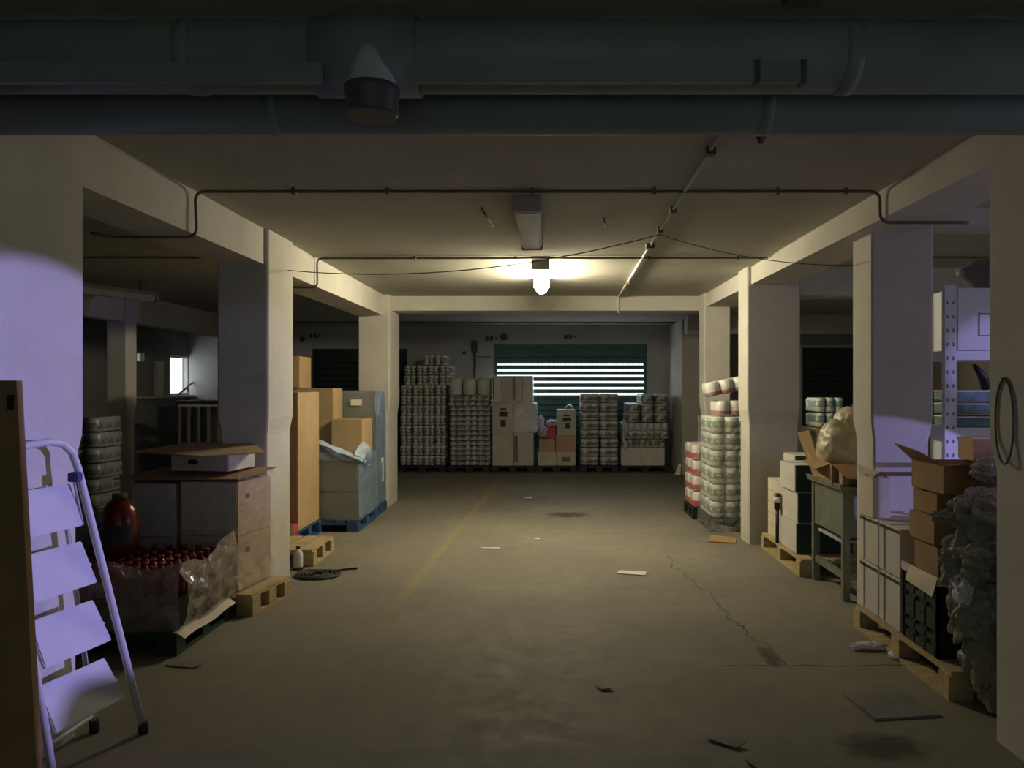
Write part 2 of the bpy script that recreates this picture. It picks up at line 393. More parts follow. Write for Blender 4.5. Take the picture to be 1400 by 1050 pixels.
# ------------------------------------------------------------------ doors and windows
def shutter(name, x0, x1, zt, slits):
    root = bpy.data.objects.new(name, None); COL.objects.link(root); root.location = ((x0+x1)/2, BY, 0); struct(root)
    cx = (x0+x1)/2; mb = MB(); a, b = x0-cx+.05, x1-cx-.05
    z = 0.012; rows = []
    while z < zt-.06:
        gap = any(abs(z+.0585-s) < .03 for s in slits)
        rows.append((z, gap)); z += .117
    for z, gap in rows:
        top = z+.075 if gap else z+.117
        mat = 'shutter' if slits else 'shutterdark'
        # rolled slat profile
        pr = [(0.06, z), (0.045, z+.02), (0.045, top-.02), (0.06, top), (0.08, top), (0.08, z)]
        A = [mb.bm.verts.new((a, y, q)) for y, q in pr]; B = [mb.bm.verts.new((b, y, q)) for y, q in pr]; i = mb.mi(mat)
        for q in range(6): mb.face([A[q], A[(q+1) % 6], B[(q+1) % 6], B[q]], i)
        mb.face(A, i); mb.face(B[::-1], i)
        if gap:
            n = int((b-a)/.035)
            for k in range(n):      # perforated mesh links between the slats
                xx = a+(k+.5)*(b-a)/n
                mb.box(xx-.003, xx+.003, .060, .064, top, z+.117, mat)
    mb.build('slat_curtain', root)
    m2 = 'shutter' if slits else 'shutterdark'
    MB().box(x0-cx, x0-cx+.06, .01, .12, 0, zt-.0, m2).build('guide_rail', root)
    MB().box(x1-cx-.06, x1-cx, .01, .12, 0, zt-.0, m2).build('guide_rail', root)
    MB().box(x0-cx+.06, x1-cx-.06, .03, .16, zt-.16, zt, m2).build('shutter_box', root)
    MB().box(x0-cx+.07, x1-cx-.07, .04, .095, 0, .05, 'blackrubber').build('bottom_rail', root)
    return root
SL = [1.9425-.117*k for k in range(6)]
shutter('door_1', -1.07, 1.92, 2.376, SL)
shutter('door_2', -4.6, -2.75, 2.28, [])
shutter('door_3', 4.94, 6.3, 2.3, [])
def window_frame(name, y0, y1, z0, z1, t=.035):
    root = bpy.data.objects.new(name, None); COL.objects.link(root); root.location = (-7.0, (y0+y1)/2, z0); struct(root)
    h = (y1-y0)/2; mb = MB(); hh = z1-z0
    mb.box(-.12, -.06, -h, -h+t, 0, hh, 'dirtywhite').box(-.12, -.06, h-t, h, 0, hh, 'dirtywhite').box(-.12, -.06, -h+t, h-t, 0, t, 'dirtywhite').box(-.12, -.06, -h+t, h-t, hh-t, hh, 'dirtywhite')
    mb.build('window_frame', root)
    return root, h, hh
r1, h1, hh1 = window_frame('window_1', 14.2, 15.05, 1.385, 2.12)
MB().box(-.02, .12, -1.8, h1-.05, -.05, -.01, 'dirtywhite').build('window_sill', r1)
window_frame('window_2', 13.06, 13.30, 1.97, 2.13, .012)
tag(MB().tube([(-6.93, 14.35, 1.385), (-6.93, 14.95, 1.62)], .018, 'conduit').tube([(-6.93, 14.7, 1.52), (-6.90, 14.74, 1.44)], .014, 'conduit').build('metal_bar'),
    'dark diagonal bar leaning across the bright far left window', 'bar')
# pale pier between the two left windows
struct(MB().box(-7.0, -6.94, 13.62, 13.85, 1.385, 2.0, 'wall').build('trim_1'))

# ------------------------------------------------------------------ pipes overhead
def pipe(y, z, r, label, collars, extra=None):
    t = thing('drain_pipe', label, 'pipe', (0, y, z))
    MB().tube([(-6.9, 0, 0), (6.7, 0, 0)], r, 'pvc', 40).build('pipe_run', t)
    for x, wd in collars:
        MB().tube([(x-wd/2, 0, 0), (x+wd/2, 0, 0)], r+.003, 'pvc', 40).build('pipe_collar', t)
    return t
p1 = pipe(2.39, 2.572, .108, 'fat grey drain pipe with a capped branch, nearest under the ceiling', [(-1.10, .05), (.92, .05), (-2.2, .05)])
mb = MB().tube([(-.72, 0, 0), (-.40, 0, 0)], .119, 'pvc', 40); mb.build('pipe_saddle', p1)
br = MB().lathe([(.058, -.01), (.060, -.06), (.074, -.105), (.077, -.12)], (0, 0, 0), 'pvclight', 28).build('branch_socket', p1, (-.535, -.062, 0), (0, 0, 0))
MB().lathe([(.079, -.115), (.083, -.118), (.083, -.14), (.079, -.145), (.079, -.195), (.073, -.205)], (0, 0, 0), 'pvcdark', 28).build('branch_cap', br)
p2 = pipe(2.695, 2.53, .095, 'second grey drain pipe running behind the fat branched one', [(-.95, .04), (.75, .04)])
t = thing('cable_trunking', 'flat grey cable trunking strapped along the front of the drain pipe', 'trunking', (-.5, 2.25, 2.437))
MB().box(-6.4, -.16, -.015, .015, 0, .058, 'pvc', bev=.004).build('trunking_length', t)
MB().box(.09, 1.24, -.015, .015, 0, .058, 'pvc', bev=.004).build('trunking_length', t)
for x in (1.10, 1.235): MB().box(x, x+.015, -.02, .02, -.005, .063, 'pvcdark').build('strap', t)
tag(MB().box(.745, .775, 2.13, 2.16, 2.64, CZ, 'pvcdark').box(.66, .76, 2.12, 2.17, 2.62, 2.645, 'pvcdark').build('pipe_bracket'),
    'small dark bracket on the ceiling in front of the pipes', 'bracket')
def rounded(pts, r=.05, n=5):
    P = [Vector(p) for p in pts]; out = [P[0]]
    for a, b, c in zip(P, P[1:], P[2:]):
        d1 = (a-b).normalized()*r; d2 = (c-b).normalized()*r
        for k in range(n+1):
            s = k/n; out.append((b+d1)*(1-s)**2+b*2*s*(1-s)+(b+d2)*s*s)
    return out+[P[-1]]
t = thing('conduit', 'dark conduit crossing the near ceiling and dropping over both beams', 'conduit', (0, 4.53, 0))
MB().tube(rounded([(-2.62, -.12, 2.43), (-2.6, 0, 2.43), (-2.075, 0, 2.43), (-2.085, 0, CZ-.018), (1.955, 0, CZ-.018), (1.955, 0, 2.515), (2.48, 0, 2.515), (2.52, .1, 2.53)], .06), .0095, 'conduit', 8).build('conduit_run', t)
for x in (-1.5, -.95, -.1, .62, 1.35, 1.75): MB().box(x-.012, x+.012, -.02, .02, CZ-.035, CZ, 'conduit').build('saddle_clip', t)
t = thing('conduit', 'thin conduit crossing the ceiling right beside the lit lamp', 'conduit', (0, 6.9, 0))
MB().tube(rounded([(-6.9, 0, CZ-.014), (-2.6, 0, CZ-.014)], .05), .009, 'conduit', 8).build('conduit_run', t)
MB().tube(rounded([(-2.48, .03, 2.44), (-2.085, .03, 2.44), (-2.09, .03, CZ-.014), (1.97, 0, CZ-.014)], .05), .009, 'conduit', 8).build('conduit_run', t)
MB().tube([(2.37, 0, CZ-.014), (6.7, 0, CZ-.014)], .009, 'conduit', 8).build('conduit_run', t)
for x in (-1.2, -.3, .9, 1.7): MB().box(x-.01, x+.01, -.015, .015, CZ-.028, CZ, 'conduit').build('saddle_clip', t)
t = thing('conduit', 'white conduit running away along the ceiling to the far beam', 'conduit', (.78, 3.3, 0))
MB().tube(rounded([(0, 0, CZ-.014), (.12, 6.62, CZ-.014), (.12, 6.62, 2.50)], .04), .011, 'conduitwhite', 8).build('conduit_run', t)
for y, s in ((.45, .025), (1.7, .02), (2.35, .02), (3.0, .035), (5.2, .02)):
    MB().box(.018*y-s, .018*y+s, y-s, y+s, CZ-.04, CZ, 'conduit').build('junction_box', t)
tag(MB().tube([(-6.8, 13.9, CZ-.018), (2.30, 13.9, CZ-.018)], .014, 'conduit', 8).build('conduit'), 'conduit along the ceiling in front of the back wall', 'conduit')
def sag(a, b, d, n=18):
    a, b = Vector(a), Vector(b)
    return [a.lerp(b, k/n)-Vector((0, 0, d*4*(k/n)*(1-k/n))) for k in range(n+1)]
t = thing('cable', 'thin sagging cable strung from the left column to the right column', 'cable', (.83, 5.72, 2.68))
L = Vector((.83, 5.72, 2.68))
MB().tube([p-L for p in sag((.83, 5.72, 2.68), (-2.07, 6.1, 2.47), .13)], .004, 'wire', 6).build('cable_run', t)
MB().tube([p-L for p in sag((.83, 5.72, 2.68), (2.09, 5.28, 2.38), .06)], .003, 'wire', 6).build('cable_run', t)
for a, b, l in (((-.44, 5.0), (-.40, 5.5), 'left of the lamps'), ((.38, 5.3), (.42, 5.6), 'between the lamps and the white conduit')):
    tag(MB().tube([(a[0], a[1], CZ-.006), (b[0], b[1], CZ-.02)], .006, 'conduit', 6).build('ceiling_hook'), 'short dark wire stub hanging under the ceiling '+l, 'hook')
tag(MB().lathe([(.02, 0), (.025, -.02), (.012, -.045)], (.98, 3.55, CZ), 'conduit', 12).build('ceiling_hook'), 'small dark ceiling stub beside the near end of the white conduit', 'hook')

# ------------------------------------------------------------------ lamps
def fixture(loc, lit, label, rz=0, L=1.27):
    t = thing('strip_light', label, 'lamp', loc, rz)
    MB().box(-.055, .055, 0, L, -.05, 0, 'greylight', bev=.005).build('housing', t)
    if loc[2] < CZ:
        for y in (.15, L-.15): MB().box(-.012, .012, y-.012, y+.012, 0, CZ-loc[2], 'conduit').build('hanger', t)
    if lit:
        MB().tube([(0, .03, -.115), (0, L-.03, -.115)], .062, 'lit', 16).build('glowing_cover', t)
        MB().box(-.085, .085, -.02, .0, -.105, 0, 'greylight', bev=.006).build('end_cap', t)
    else:
        i = MB(); prof = [(-.075, -.045), (-.08, -.075), (-.06, -.105), (.06, -.105), (.08, -.075), (.075, -.045)]
        A = [i.bm.verts.new((x, .03, z)) for x, z in prof]; B = [i.bm.verts.new((x, L-.03, z)) for x, z in prof]; q = i.mi('diffuser')
        for k in range(6): i.face([A[k], A[(k+1) % 6], B[(k+1) % 6], B[k]], q)
        i.face(A, q); i.face(B[::-1], q); i.build('diffuser_cover', t)
        MB().box(-.085, .085, -.02, .03, -.10, 0, 'greylight', bev=.006).build('end_cap', t)
    MB().box(-.085, .085, L, L+.03, -.11, 0, 'greylight', bev=.006).build('end_cap', t)
    return t
fixture((-.13, 4.70, CZ), False, 'unlit strip light on the ceiling, in line before the lit one')
fixture((-.075, 7.02, CZ), True, 'glowing strip light on the ceiling at the middle of the aisle')
fixture((-6.45, 12.4, 2.62), False, 'unlit strip light hanging before the far left window', 0, 2.2)
fixture((-4.9, 7.4, 2.60), False, 'unlit strip light in the dark left bay, nearer of two', -.35, 1.3)

# ------------------------------------------------------------------ pallets
def pallet(W, D, m, label, loc, rz=0, h=.144, solid=False, group=None):
    """W along local x, D along local y (blocks seen along y side)"""
    t = thing('pallet', label, 'pallet', loc, rz, group); mb = MB(); n = max(4, int(W/.13)); s = W/n
    for k in range(n): mb.box(k*s+.012, (k+1)*s-.012, 0, D, h-.022, h, m) if not solid else mb.box(k*s+.004, (k+1)*s-.004, 0, D, h-.022, h, m)
    for y in (.0, D/2-.05, D-.1): mb.box(0, W, y, y+.1, h-.044, h-.022, m)
    mb.build('deck', t)
    for x in (0, W/2-.06, W-.12):
        for y in (0, D/2-.05, D-.1):
            MB().box(x, x+.12, y, y+.1, .022, h-.044, m).build('block', t)
        MB().box(x, x+.12, 0, D, 0, .022, m).build('runner', t)
    return t

def bx(name, x0, x1, y0, y1, z0, z1, m, label, cat='box', group=None, bev=.006, tape=None, extra=None):
    """closed carton standing where given; origin at its base centre"""
    cx, cy = (x0+x1)/2, (y0+y1)/2
    t = thing(name, label, cat, (cx, cy, z0), 0, group)
    a, b, h = (x1-x0)/2, (y1-y0)/2, z1-z0
    MB().box(-a, a, -b, b, 0, h, m, bev=bev).build('box_body', t)
    mb = MB().box(-a+.004, a-.004, -.003, .003, h-.0005, h+.0015, 'inside'); mb.build('top_seam', t)
    if tape: MB().box(-.03, .03, -b-.001, b+.001, h-.002, h+.002, tape).build('tape', t)
    return t

# ------------------------------------------------------------------ back row of goods
PY0, PY1 = 13.82, 14.72
def pack_mesh(w, d, h, nx, nz, m, bulge=1.0):
    """wrapped pack whose rolls bulge through the film (origin base front-left)"""
    mb = MB(); r = w/nx/2; hz = h/nz
    for z in range(nz):
        for k in range(nx):
            c = (r*(2*k+1), r, z*hz); e = r*.97
            mb.lathe([(e*.80, .004), (e, hz*.14), (e, hz*.86), (e*.80, hz-.004)], c, m, 12)
    mb.box(.008, w-.008, r*.9, d-.008, .006, h-.006, m, bev=.012)
    return mb
def place_rows(proto, spots, name_fmt):
    """copies of one pack; each gets the label made from its row and place"""
    first = True
    for (x, y, z, rz, lab) in spots:
        if first: o = proto; o.location = (x, y, z); o.rotation_euler = (0, 0, rz); o['label'] = lab; first = False
        else: dup(proto, (x, y, z), rz, lab)
RS = random.Random(3)
def rowword(r, n): return 'bottom layer' if r == 0 else ('top layer' if r == n-1 else ORD[r+1]+' layer up')
for (x0, x1, which) in ((-2.70, -1.85, 'first'), (-1.80, -1.06, 'second'), (-1.03, -.26, 'third'), (-.22, .50, 'fourth'), (.57, 1.26, 'fifth'), (1.30, 2.20, 'sixth')):
    pallet(x1-x0, .88, 'blackplastic', f'black pallet under the {which} goods stack from the left at the back', (x0, PY0+.01, 0), h=.12, group='black pallets along the back wall')
# stack one: kitchen roll packs
pk = tag(pack_mesh(.205, .8, .178, 2, 1, 'packdark').build('roll_pack'), '', 'pack', 'kitchen roll packs in the tallest back stack')
sp = []
for r in range(8):
    for c in range(4):
        sp.append((-2.68+c*.208+RS.uniform(-.006, .006), PY0+RS.uniform(.0, .05), .122+r*.181, 0, f'white kitchen roll pack, tallest back stack, {rowword(r, 11)}, {ORD[c+1]} from left'))
for r in (8, 9):
    for c in range(4): sp.append((-2.60+c*.208+RS.uniform(-.006, .006), PY0+RS.uniform(.02, .06), .122+r*.181, 0, f'white kitchen roll pack, tallest back stack, {rowword(r, 11)}, {ORD[c+1]} from left'))
for c in range(2): sp.append((-2.27+c*.208, PY0+.05, .122+10*.181, 0, f'white kitchen roll pack on top of tallest back stack, {["left", "right"][c]} one'))
place_rows(pk, sp, '')
# stack two: trays of rolls
tr = tag(pack_mesh(.74, .8, .088, 6, 1, 'packgrey').build('roll_tray'), '', 'pack', 'shrink wrapped roll trays in the second back stack')
sp = [(-1.79+RS.uniform(-.005, .005), PY0+.01, .122+r*.0895, 0, f'shrink wrapped tray of small rolls, second back stack from left, {rowword(r, 15)}') for r in range(12)]
sp += [(-1.81+RS.uniform(-.01, .01), PY0+.01, .122+12*.0895+k*.0895, 0, f'shrink wrapped tray of small rolls, second back stack from left, {ORD[13+k] if 13+k < 14 else "fourteenth"} layer up') for k in range(2)]
place_rows(tr, sp, '')
pk2 = tag(pack_mesh(.255, .7, .32, 1, 1, 'rollwhite').build('roll_pack'), '', 'pack', 'big packs on the second back stack')
place_rows(pk2, [(-1.82+c*.26, PY0+.02, 1.378, 0, f'big pale pack crowning the second back stack, {["left", "middle", "right"][c]} of three') for c in range(3)], '')
def front_print(t, x0, x1, z0, z1, yf, m='ink', name='printed_mark'):
    """printed block on the -Y face of a box thing (local coords)"""
    return MB().box(x0, x1, yf-.002, yf+.001, z0, z1, m).build(name, t)
# stack three
def carton(x0, x1, z0, z1, m, label, y0=PY0, y1=PY1-.12, group=None, marks=()):
    t = bx('carton', x0, x1, y0, y1, z0, z1, m, label, 'box', group, bev=.006)
    for (a, b, c, d, mm) in marks:
        front_print(t, a*(x1-x0)/2, b*(x1-x0)/2, c*(z1-z0), d*(z1-z0), -(y1-y0)/2, mm)
    return t
TX = 'third back stack from left'
carton(-1.01, -.64, .122, .69, 'carton', f'tall white carton at the foot of the {TX}, left')
carton(-1.01, -.64, .692, 1.255, 'carton', f'tall white carton with dark print in the {TX}', marks=((-.35, .45, .55, .72, 'ink'), (-.3, .35, .76, .82, 'ink'), (-.2, .3, .22, .45, 'ink')))
carton(-.625, -.27, .122, .72, 'carton', f'tall white carton at the foot of the {TX}, right', marks=((-.95, -.6, .1, .9, 'inkgrey'),))
for k in range(4):
    carton(-1.03+k*.188, -1.03+k*.188+.184, 1.262, 1.735, ['rollwhite', 'carton', 'carton', 'rollwhite'][k], f'upright narrow carton atop the {TX}, {ORD[k+1]} from left', group='narrow cartons atop the third back stack', marks=((-.7, -.45, .1, .95, 'inkgrey'),) if k in (0, 2) else ())
t = carton(-.62, -.22, .725, 1.22, 'carton', f'film wrapped white carton at the shoulder of the {TX}')
MB().box(-.215, .215, -.41, .41, -.01, .515, 'whitebag', bev=.02).build('film_wrap', t)
tag(MB().box(-.72, -.55, PY0-.012, PY0-.004, 1.20, 1.30, 'cartoncream', bev=.002).build('paper_note'), 'small yellowish paper hanging on the third back stack', 'note')
# stack four
carton(-.19, .14, .122, .375, 'cartoncream', 'pale carton at floor level in the low fourth stack, left')
carton(.15, .485, .122, .375, 'cartoncream', 'pale carton at floor level in the low fourth stack, right', marks=((-.5, .4, .3, .6, 'inkgrey'),))
carton(-.17, .12, .378, .60, 'kraftpink', 'pinkish carton on the low fourth stack, under the plastic bag')
carton(.13, .49, .378, .66, 'kraftpink', 'pinkish carton carrying the printed carton in the fourth stack')
carton(.15, .49, .662, 1.12, 'carton', 'white carton with dark print topping the fourth back stack', marks=((-.4, .45, .55, .70, 'ink'), (-.3, .35, .75, .82, 'ink'), (-.1, .35, .28, .48, 'ink')))
carton(-.02, .13, .602, .80, 'redpack', 'small red carton half under a white bag', y0=PY0+.1)
tag(MB().lump((-.09, PY0+.25, .72), (.11, .2, .10), 'whitebag', .35, 2.5, 4, 3).lump((-.14, PY0+.3, .88), (.07, .12, .16), 'whitebag', .35, 2.5, 3, 5).build('plastic_bag'), 'bright white plastic bag on the low fourth back stack', 'bag')
tag(MB().lump((.06, PY0+.3, .88), (.13, .2, .06), 'whitebag', .35, 3, 4, 8).build('plastic_bag'), 'white plastic sheet crumpled over the small red carton', 'bag')
tag(MB().sheet(lambda u, v: Vector((.30+.16*u, PY0+.3+.3*v, 1.13+.09*math.sin(u*3)*(1-v*.3)+.02*math.sin(9*u+5*v))), 8, 6, 'whitebag').build('plastic_sheet'), 'loose plastic flap on top of the printed white carton', 'plastic sheet')
# stack five
pk3 = tag(pack_mesh(.342, .8, .158, 2, 1, 'packgrey').build('roll_pack'), '', 'pack', 'roll packs in the fifth back stack')
sp = [(.572+c*.345+RS.uniform(-.008, .008), PY0+RS.uniform(.0, .03), .122+r*.162, 0, f'wrapped roll pack, fifth back stack from left, {rowword(r, 8)}, {["left", "right"][c]}') for r in range(8) for c in range(2)]
place_rows(pk3, sp, '')
# stack six
S6 = 'rightmost back stack'
carton(1.31, 2.09, .122, .44, 'rollwhite', f'wide pale wrapped block at the foot of the {S6}', group=None)
tr6 = tag(pack_mesh(.78, .8, .15, 7, 1, 'packdark').build('roll_tray'), f'dark banded tray of rolls low in the {S6}', 'pack'); tr6.location = (1.32, PY0+.01, .443)
tr7 = tag(pack_mesh(.84, .8, .29, 7, 2, 'packgrey').build('roll_tray'), f'pale tray of rolls in the middle of the {S6}', 'pack'); tr7.location = (1.32, PY0+.02, .60)
pk4 = tag(pack_mesh(.245, .8, .172, 1, 1, 'packdark').build('roll_pack'), '', 'pack', 'packs at the top of the rightmost back stack')
sp = [(1.42+c*.25+RS.uniform(-.01, .01), PY0+RS.uniform(.0, .04), .895+r*.175, 0, f'wrapped pack, upper part of {S6}, {["lowest", "middle"][r]} row, {["left", "centre", "right"][c]}') for r in range(2) for c in range(3)]
sp += [(1.67+c*.25, PY0+.03, .895+2*.175, 0, f'wrapped pack on the very top of {S6}, {["left", "right"][c]}') for c in range(2)]
place_rows(pk4, sp, '')
tag(MB().sheet(lambda u, v: Vector((1.345+.05*u+.02*math.sin(11*v), PY0-.02+.02*math.sin(7*v+u*4), .4+.55*v)), 4, 14, 'whitebag').build('plastic_sheet'), 'torn film hanging beside the rightmost back stack', 'plastic sheet')
tag(MB().slab([(2.19, 13.35, .01), (2.28, 13.3, .01), (2.31, 13.37, .20), (2.27, 13.38, .20)], .006, 'paper').build('cardboard_scrap'), 'pale scrap leaning against the pier at the back right', 'scrap')
# marks and fittings on the back wall
def sign(x0, x1, z0, z1, label, m='signgrey', cells=3):
    t = thing('wall_sign', label, 'sign', ((x0+x1)/2, BY, z0)); a = (x1-x0)/2; h = z1-z0
    MB().box(-a, a, -.012, 0, 0, h, 'backwall').build('sign_board', t)
    s = 2*a/cells
    for k in range(cells):
        if k < cells-1 or cells == 1: MB().box(-a+k*s+.012, -a+(k+1)*s-.012, -.015, -.011, .012, h-.012, m).build('printed_mark', t)
        else: MB().box(-a+k*s+.03, -a+(k+1)*s-.02, -.015, -.011, .03, h-.03, m).build('printed_mark', t)
    return t
sign(-1.24, -.98, 2.42, 2.53, 'small dark notice above the left end of the lit shutter')
sign(.29, .56, 2.46, 2.56, 'small dark notice above the middle of the lit shutter')
sign(-4.66, -4.42, 2.48, 2.59, 'small dark notice on the left back wall above the dark shutter')
tag(MB().lathe([(.07, 0), (.07, .02), (.04, .03)], (0, 0, 0), 'signgrey', 20).build('wall_bell', None, (-.87, BY, 2.51), (PI/2, 0, 0)), 'round dark fitting beside the notice above the shutter', 'fitting')
tag(MB().lathe([(.05, 0), (.05, .02), (.03, .03)], (0, 0, 0), 'signgrey', 16).build('wall_bell', None, (-4.79, BY, 2.46), (PI/2, 0, 0)), 'round dark fitting on the far left back wall', 'fitting')
tag(MB().lathe([(.035, 0), (.035, .02), (.02, .03)], (0, 0, 0), 'signgrey', 14).build('wall_socket', None, (-1.64, BY, 2.20), (PI/2, 0, 0)), 'small dark spot fitting left of the cable drop', 'fitting')
t = thing('switch_box', 'dark switch box with a cable drop left of the lit shutter', 'switch box', (-1.44, BY, 1.6))
MB().box(-.055, .055, -.08, 0, .60, .83, 'signgrey', bev=.01).build('box_body', t)
MB().tube([(0, -.02, .60), (.01, -.03, .4), (0, -.02, .2), (.01, -.02, -.2)], .022, 'signgrey', 8).build('cable_run', t)
MB().tube([(.05, -.02, .52), (.3, -.02, .52)], .008, 'signgrey', 6).build('cable_run', t)

# ------------------------------------------------------------------ right side, far: wrapped roll pallets in front of the columns
pallet(.95, .66, 'blackplastic', 'dark pallet under the green banded roll stack', (1.72, 8.15, 0), h=.14)
def roll_stack(px0, y0, lay, z0, dz, nx, w, d, m, desc, grp, ny=2):
    pk = tag(pack_mesh(w, d, dz-.004, 3, 1, m).build('roll_pack'), '', 'pack', grp); sp = []
    for r in range(lay):
        for a in range(nx):
            for b in range(ny):
                sp.append((px0+a*(w+.004)+RS.uniform(-.006, .006), y0+b*(d+.004)+RS.uniform(-.004, .004), z0+r*dz, 0,
                           f'{desc}, {rowword(r, lay)}, {["left", "middle", "right"][a] if nx > 2 else ["aisle side", "wall side"][a]}, {["near row", "far row"][b]}'))
    place_rows(pk, sp, ''); return pk
roll_stack(1.73, 8.16, 6, .145, .181, 2, .44, .31, 'packgreen', 'green banded roll pack', 'green banded roll packs beside the right column')
q = MB().sheet(lambda u, v: Vector((1.705+.012*math.sin(9*v+3*u), 8.12+.7*(1-u), .02+1.2*v)), 6, 10, 'film')
q.sheet(lambda u, v: Vector((1.705+.93*u, 8.12+.012*math.sin(8*v+4*u), .02+1.2*v)), 6, 10, 'film')
tag(q.build('stretch_film'), 'clear film wrapped around the green banded roll stack', 'film')
def tilted(m, loc, rot, lab, w=.4, d=.3, h=.17):
    o = tag(pack_mesh(w, d, h, 3, 1, m).build('roll_pack'), lab, 'pack'); o.location = loc; o.rotation_euler = rot; return o
tilted('packpink', (1.80, 8.2, 1.236), (0, 0, .05), 'loose roll pack with pink edge lying upon the green banded stack', .44, .32, .165)
tilted('packpink', (1.70, 8.2, 1.425), (0, -.20, -.05), 'topmost tilted roll pack hanging over the aisle side', .46, .34, .16)
pallet(.85, .62, 'blackplastic', 'dark pallet under the low red banded pack stack', (1.68, 8.93, 0), h=.13)
roll_stack(1.68, 8.94, 4, .135, .185, 2, .4, .29, 'packred', 'red banded pack', 'red banded packs in front of the far right column')
tag(MB().sheet(lambda u, v: Vector((1.60+.35*u, 8.06-.04*u+.02*math.sin(5*u), .01+.12*v*(1-u*.5)+.003)), 6, 3, 'film').build('plastic_sheet'), 'loose film tail on the floor under the green banded stack', 'film')
tag(MB().slab([(1.58, 7.62, .012), (1.84, 7.55, .012), (1.90, 7.78, .012), (1.66, 7.86, .03)], .008, 'kraftdark').build('cardboard_scrap'), 'flat brown cardboard scrap on the floor before the right column', 'scrap')

# right bay, behind
pallet(.9, .8, 'wood', 'wooden pallet in the right bay behind the bright column', (2.85, 8.2, 0))
bx('carton', 2.88, 3.25, 8.25, 8.75, .146, .8, 'kraftdark', 'brown carton behind the column, bearing white packs')
bx('carton', 2.88, 3.25, 8.25, 8.75, .802, 1.1, 'kraft', 'upper kraft carton right behind the column edge')
for k in range(2): tag(pack_mesh(.30, .4, .16, 3, 1, 'packgreen').build('roll_pack', None, (2.9, 8.3, 1.103+k*.165)), ['white pack on the kraft carton behind the bright column', 'topmost white pack behind the bright column'][k], 'pack')
sk = tag(MB().lump((3.7, 9.3, .90), (.33, .28, .44), 'concretepatch', .2, 2, 4, 2).build('sack'), 'dim grey sack far in the right bay', 'sack')
bx('carton', 3.4, 4.0, 9.0, 9.6, 0, .42, 'kraftdark', 'dark carton under the grey sack in the right bay')

# ------------------------------------------------------------------ right side, middle
pallet(.8, 1.14, 'wood', 'wooden pallet under the thin cartons next to the bright column', (2.04, 6.24, 0))
for k in range(5):
    bx('thin_carton', 2.09, 2.62, 6.86, 7.32, .146+k*.108, .146+k*.108+.105, 'cartoncream', f'thin cream carton before the bright column, {["lowest", "second", "third", "fourth", "topmost"][k]} of five', group='thin cream cartons', bev=.004)
def printed_carton(x0, x1, y0, y1, z0, z1, lab, side='greenplastic', body='carton'):
    t = bx('carton', x0, x1, y0, y1, z0, z1, body, lab)
    a, b, h = (x1-x0)/2, (y1-y0)/2, z1-z0
    MB().box(-a+.006, a-.006, -b-.003, -b+.001, .004, h-.004, side).build('printed_side', t); return t
printed_carton(2.07, 2.55, 6.42, 6.84, .146, .40, 'white carton with dark end, lowest beside the steel stand')
printed_carton(2.08, 2.56, 6.42, 6.84, .402, .66, 'white carton with dark end, middle beside the steel stand')
printed_carton(2.06, 2.55, 6.42, 6.84, .662, .89, 'white carton with dark end, topmost beside the steel stand')
printed_carton(2.20, 2.6, 6.86, 7.2, .69, .93, 'white carton with green end standing on the thin cartons')
t = thing('wrapped_tube', 'black tube with a white band between the pale cartons', 'tube', (2.055, 6.90, .146))
MB().tube([(0, 0, 0), (0, .0, .30)], .016, 'blackplastic', 12).tube([(0, 0, .30), (0, 0, .44)], .028, 'blackplastic', 12).build('tube_body', t)
MB().tube([(0, 0, .36), (0, 0, .41)], .030, 'paper', 12).build('paper_band', t)
# steel stand
t = thing('steel_stand', 'grey green steel stand with sheet side panel and four legs', 'stand', (2.12, 5.52, 0))
for x in (0, .52):
    for y in (0, .62): MB().box(x, x+.05, y, y+.05, 0, .80, 'steel', bev=.004).build('leg', t)
MB().box(.008, .020, .05, .62, .46, .80, 'steel').build('side_panel', t)
MB().box(.05, .52, .008, .020, .46, .80, 'steel').build('front_panel', t)
MB().box(-.03, .60, -.03, .70, .80, .825, 'steel', bev=.004).build('top_tray', t)
MB().box(-.035, -.02, -.03, .70, .825, .845, 'steel').build('tray_lip', t)
for a in ((.01, .04, .05, .62), (.53, .56, .05, .62)): MB().box(a[0], a[1], a[2], a[3], .15, .20, 'steel').build('lower_rail', t)
MB().box(.05, .52, .01, .04, .15, .19, 'steel').build('lower_rail', t)
MB().box(.03, .55, .1, .6, .40, .42, 'dirtywhite').build('shelf_board', t)
# open carton with bag on stand
t = thing('open_carton', 'open brown carton on the steel stand holding a plastic bag', 'box', (2.30, 5.86, .827), -.08)
MB().box(-.20, .20, -.24, -.235, 0, .15, 'kraftdark').box(-.20, .20, .235, .24, 0, .15, 'kraftdark').box(-.205, -.20, -.24, .24, 0, .15, 'kraftdark').box(.20, .205, -.24, .24, 0, .15, 'kraftdark').box(-.2, .2, -.235, .235, 0, .005, 'kraftdark').build('box_body', t)
MB().slab([(-.2, -.24, .15), (.2, -.24, .15), (.22, -.46, .05), (-.16, -.48, .07)], .004, 'kraftdark').build('flap', t)
MB().slab([(-.2, .24, .15), (-.2, -.20, .15), (-.30, -.16, .10), (-.30, .22, .13)], .004, 'kraftdark').build('flap', t)
MB().slab([(.2, -.24, .15), (.2, .24, .15), (.38, .22, .09), (.38, -.2, .07)], .004, 'kraftdark').build('flap', t)
tag(MB().lump((2.26, 5.87, 1.08), (.215, .21, .23), 'bag', .09, 1.5, 5, 4).lump((2.32, 5.9, 1.26), (.14, .14, .14), 'bag', .09, 1.5, 5, 9).build('plastic_bag'), 'big beige plastic bag bulging from the carton on the stand', 'bag')
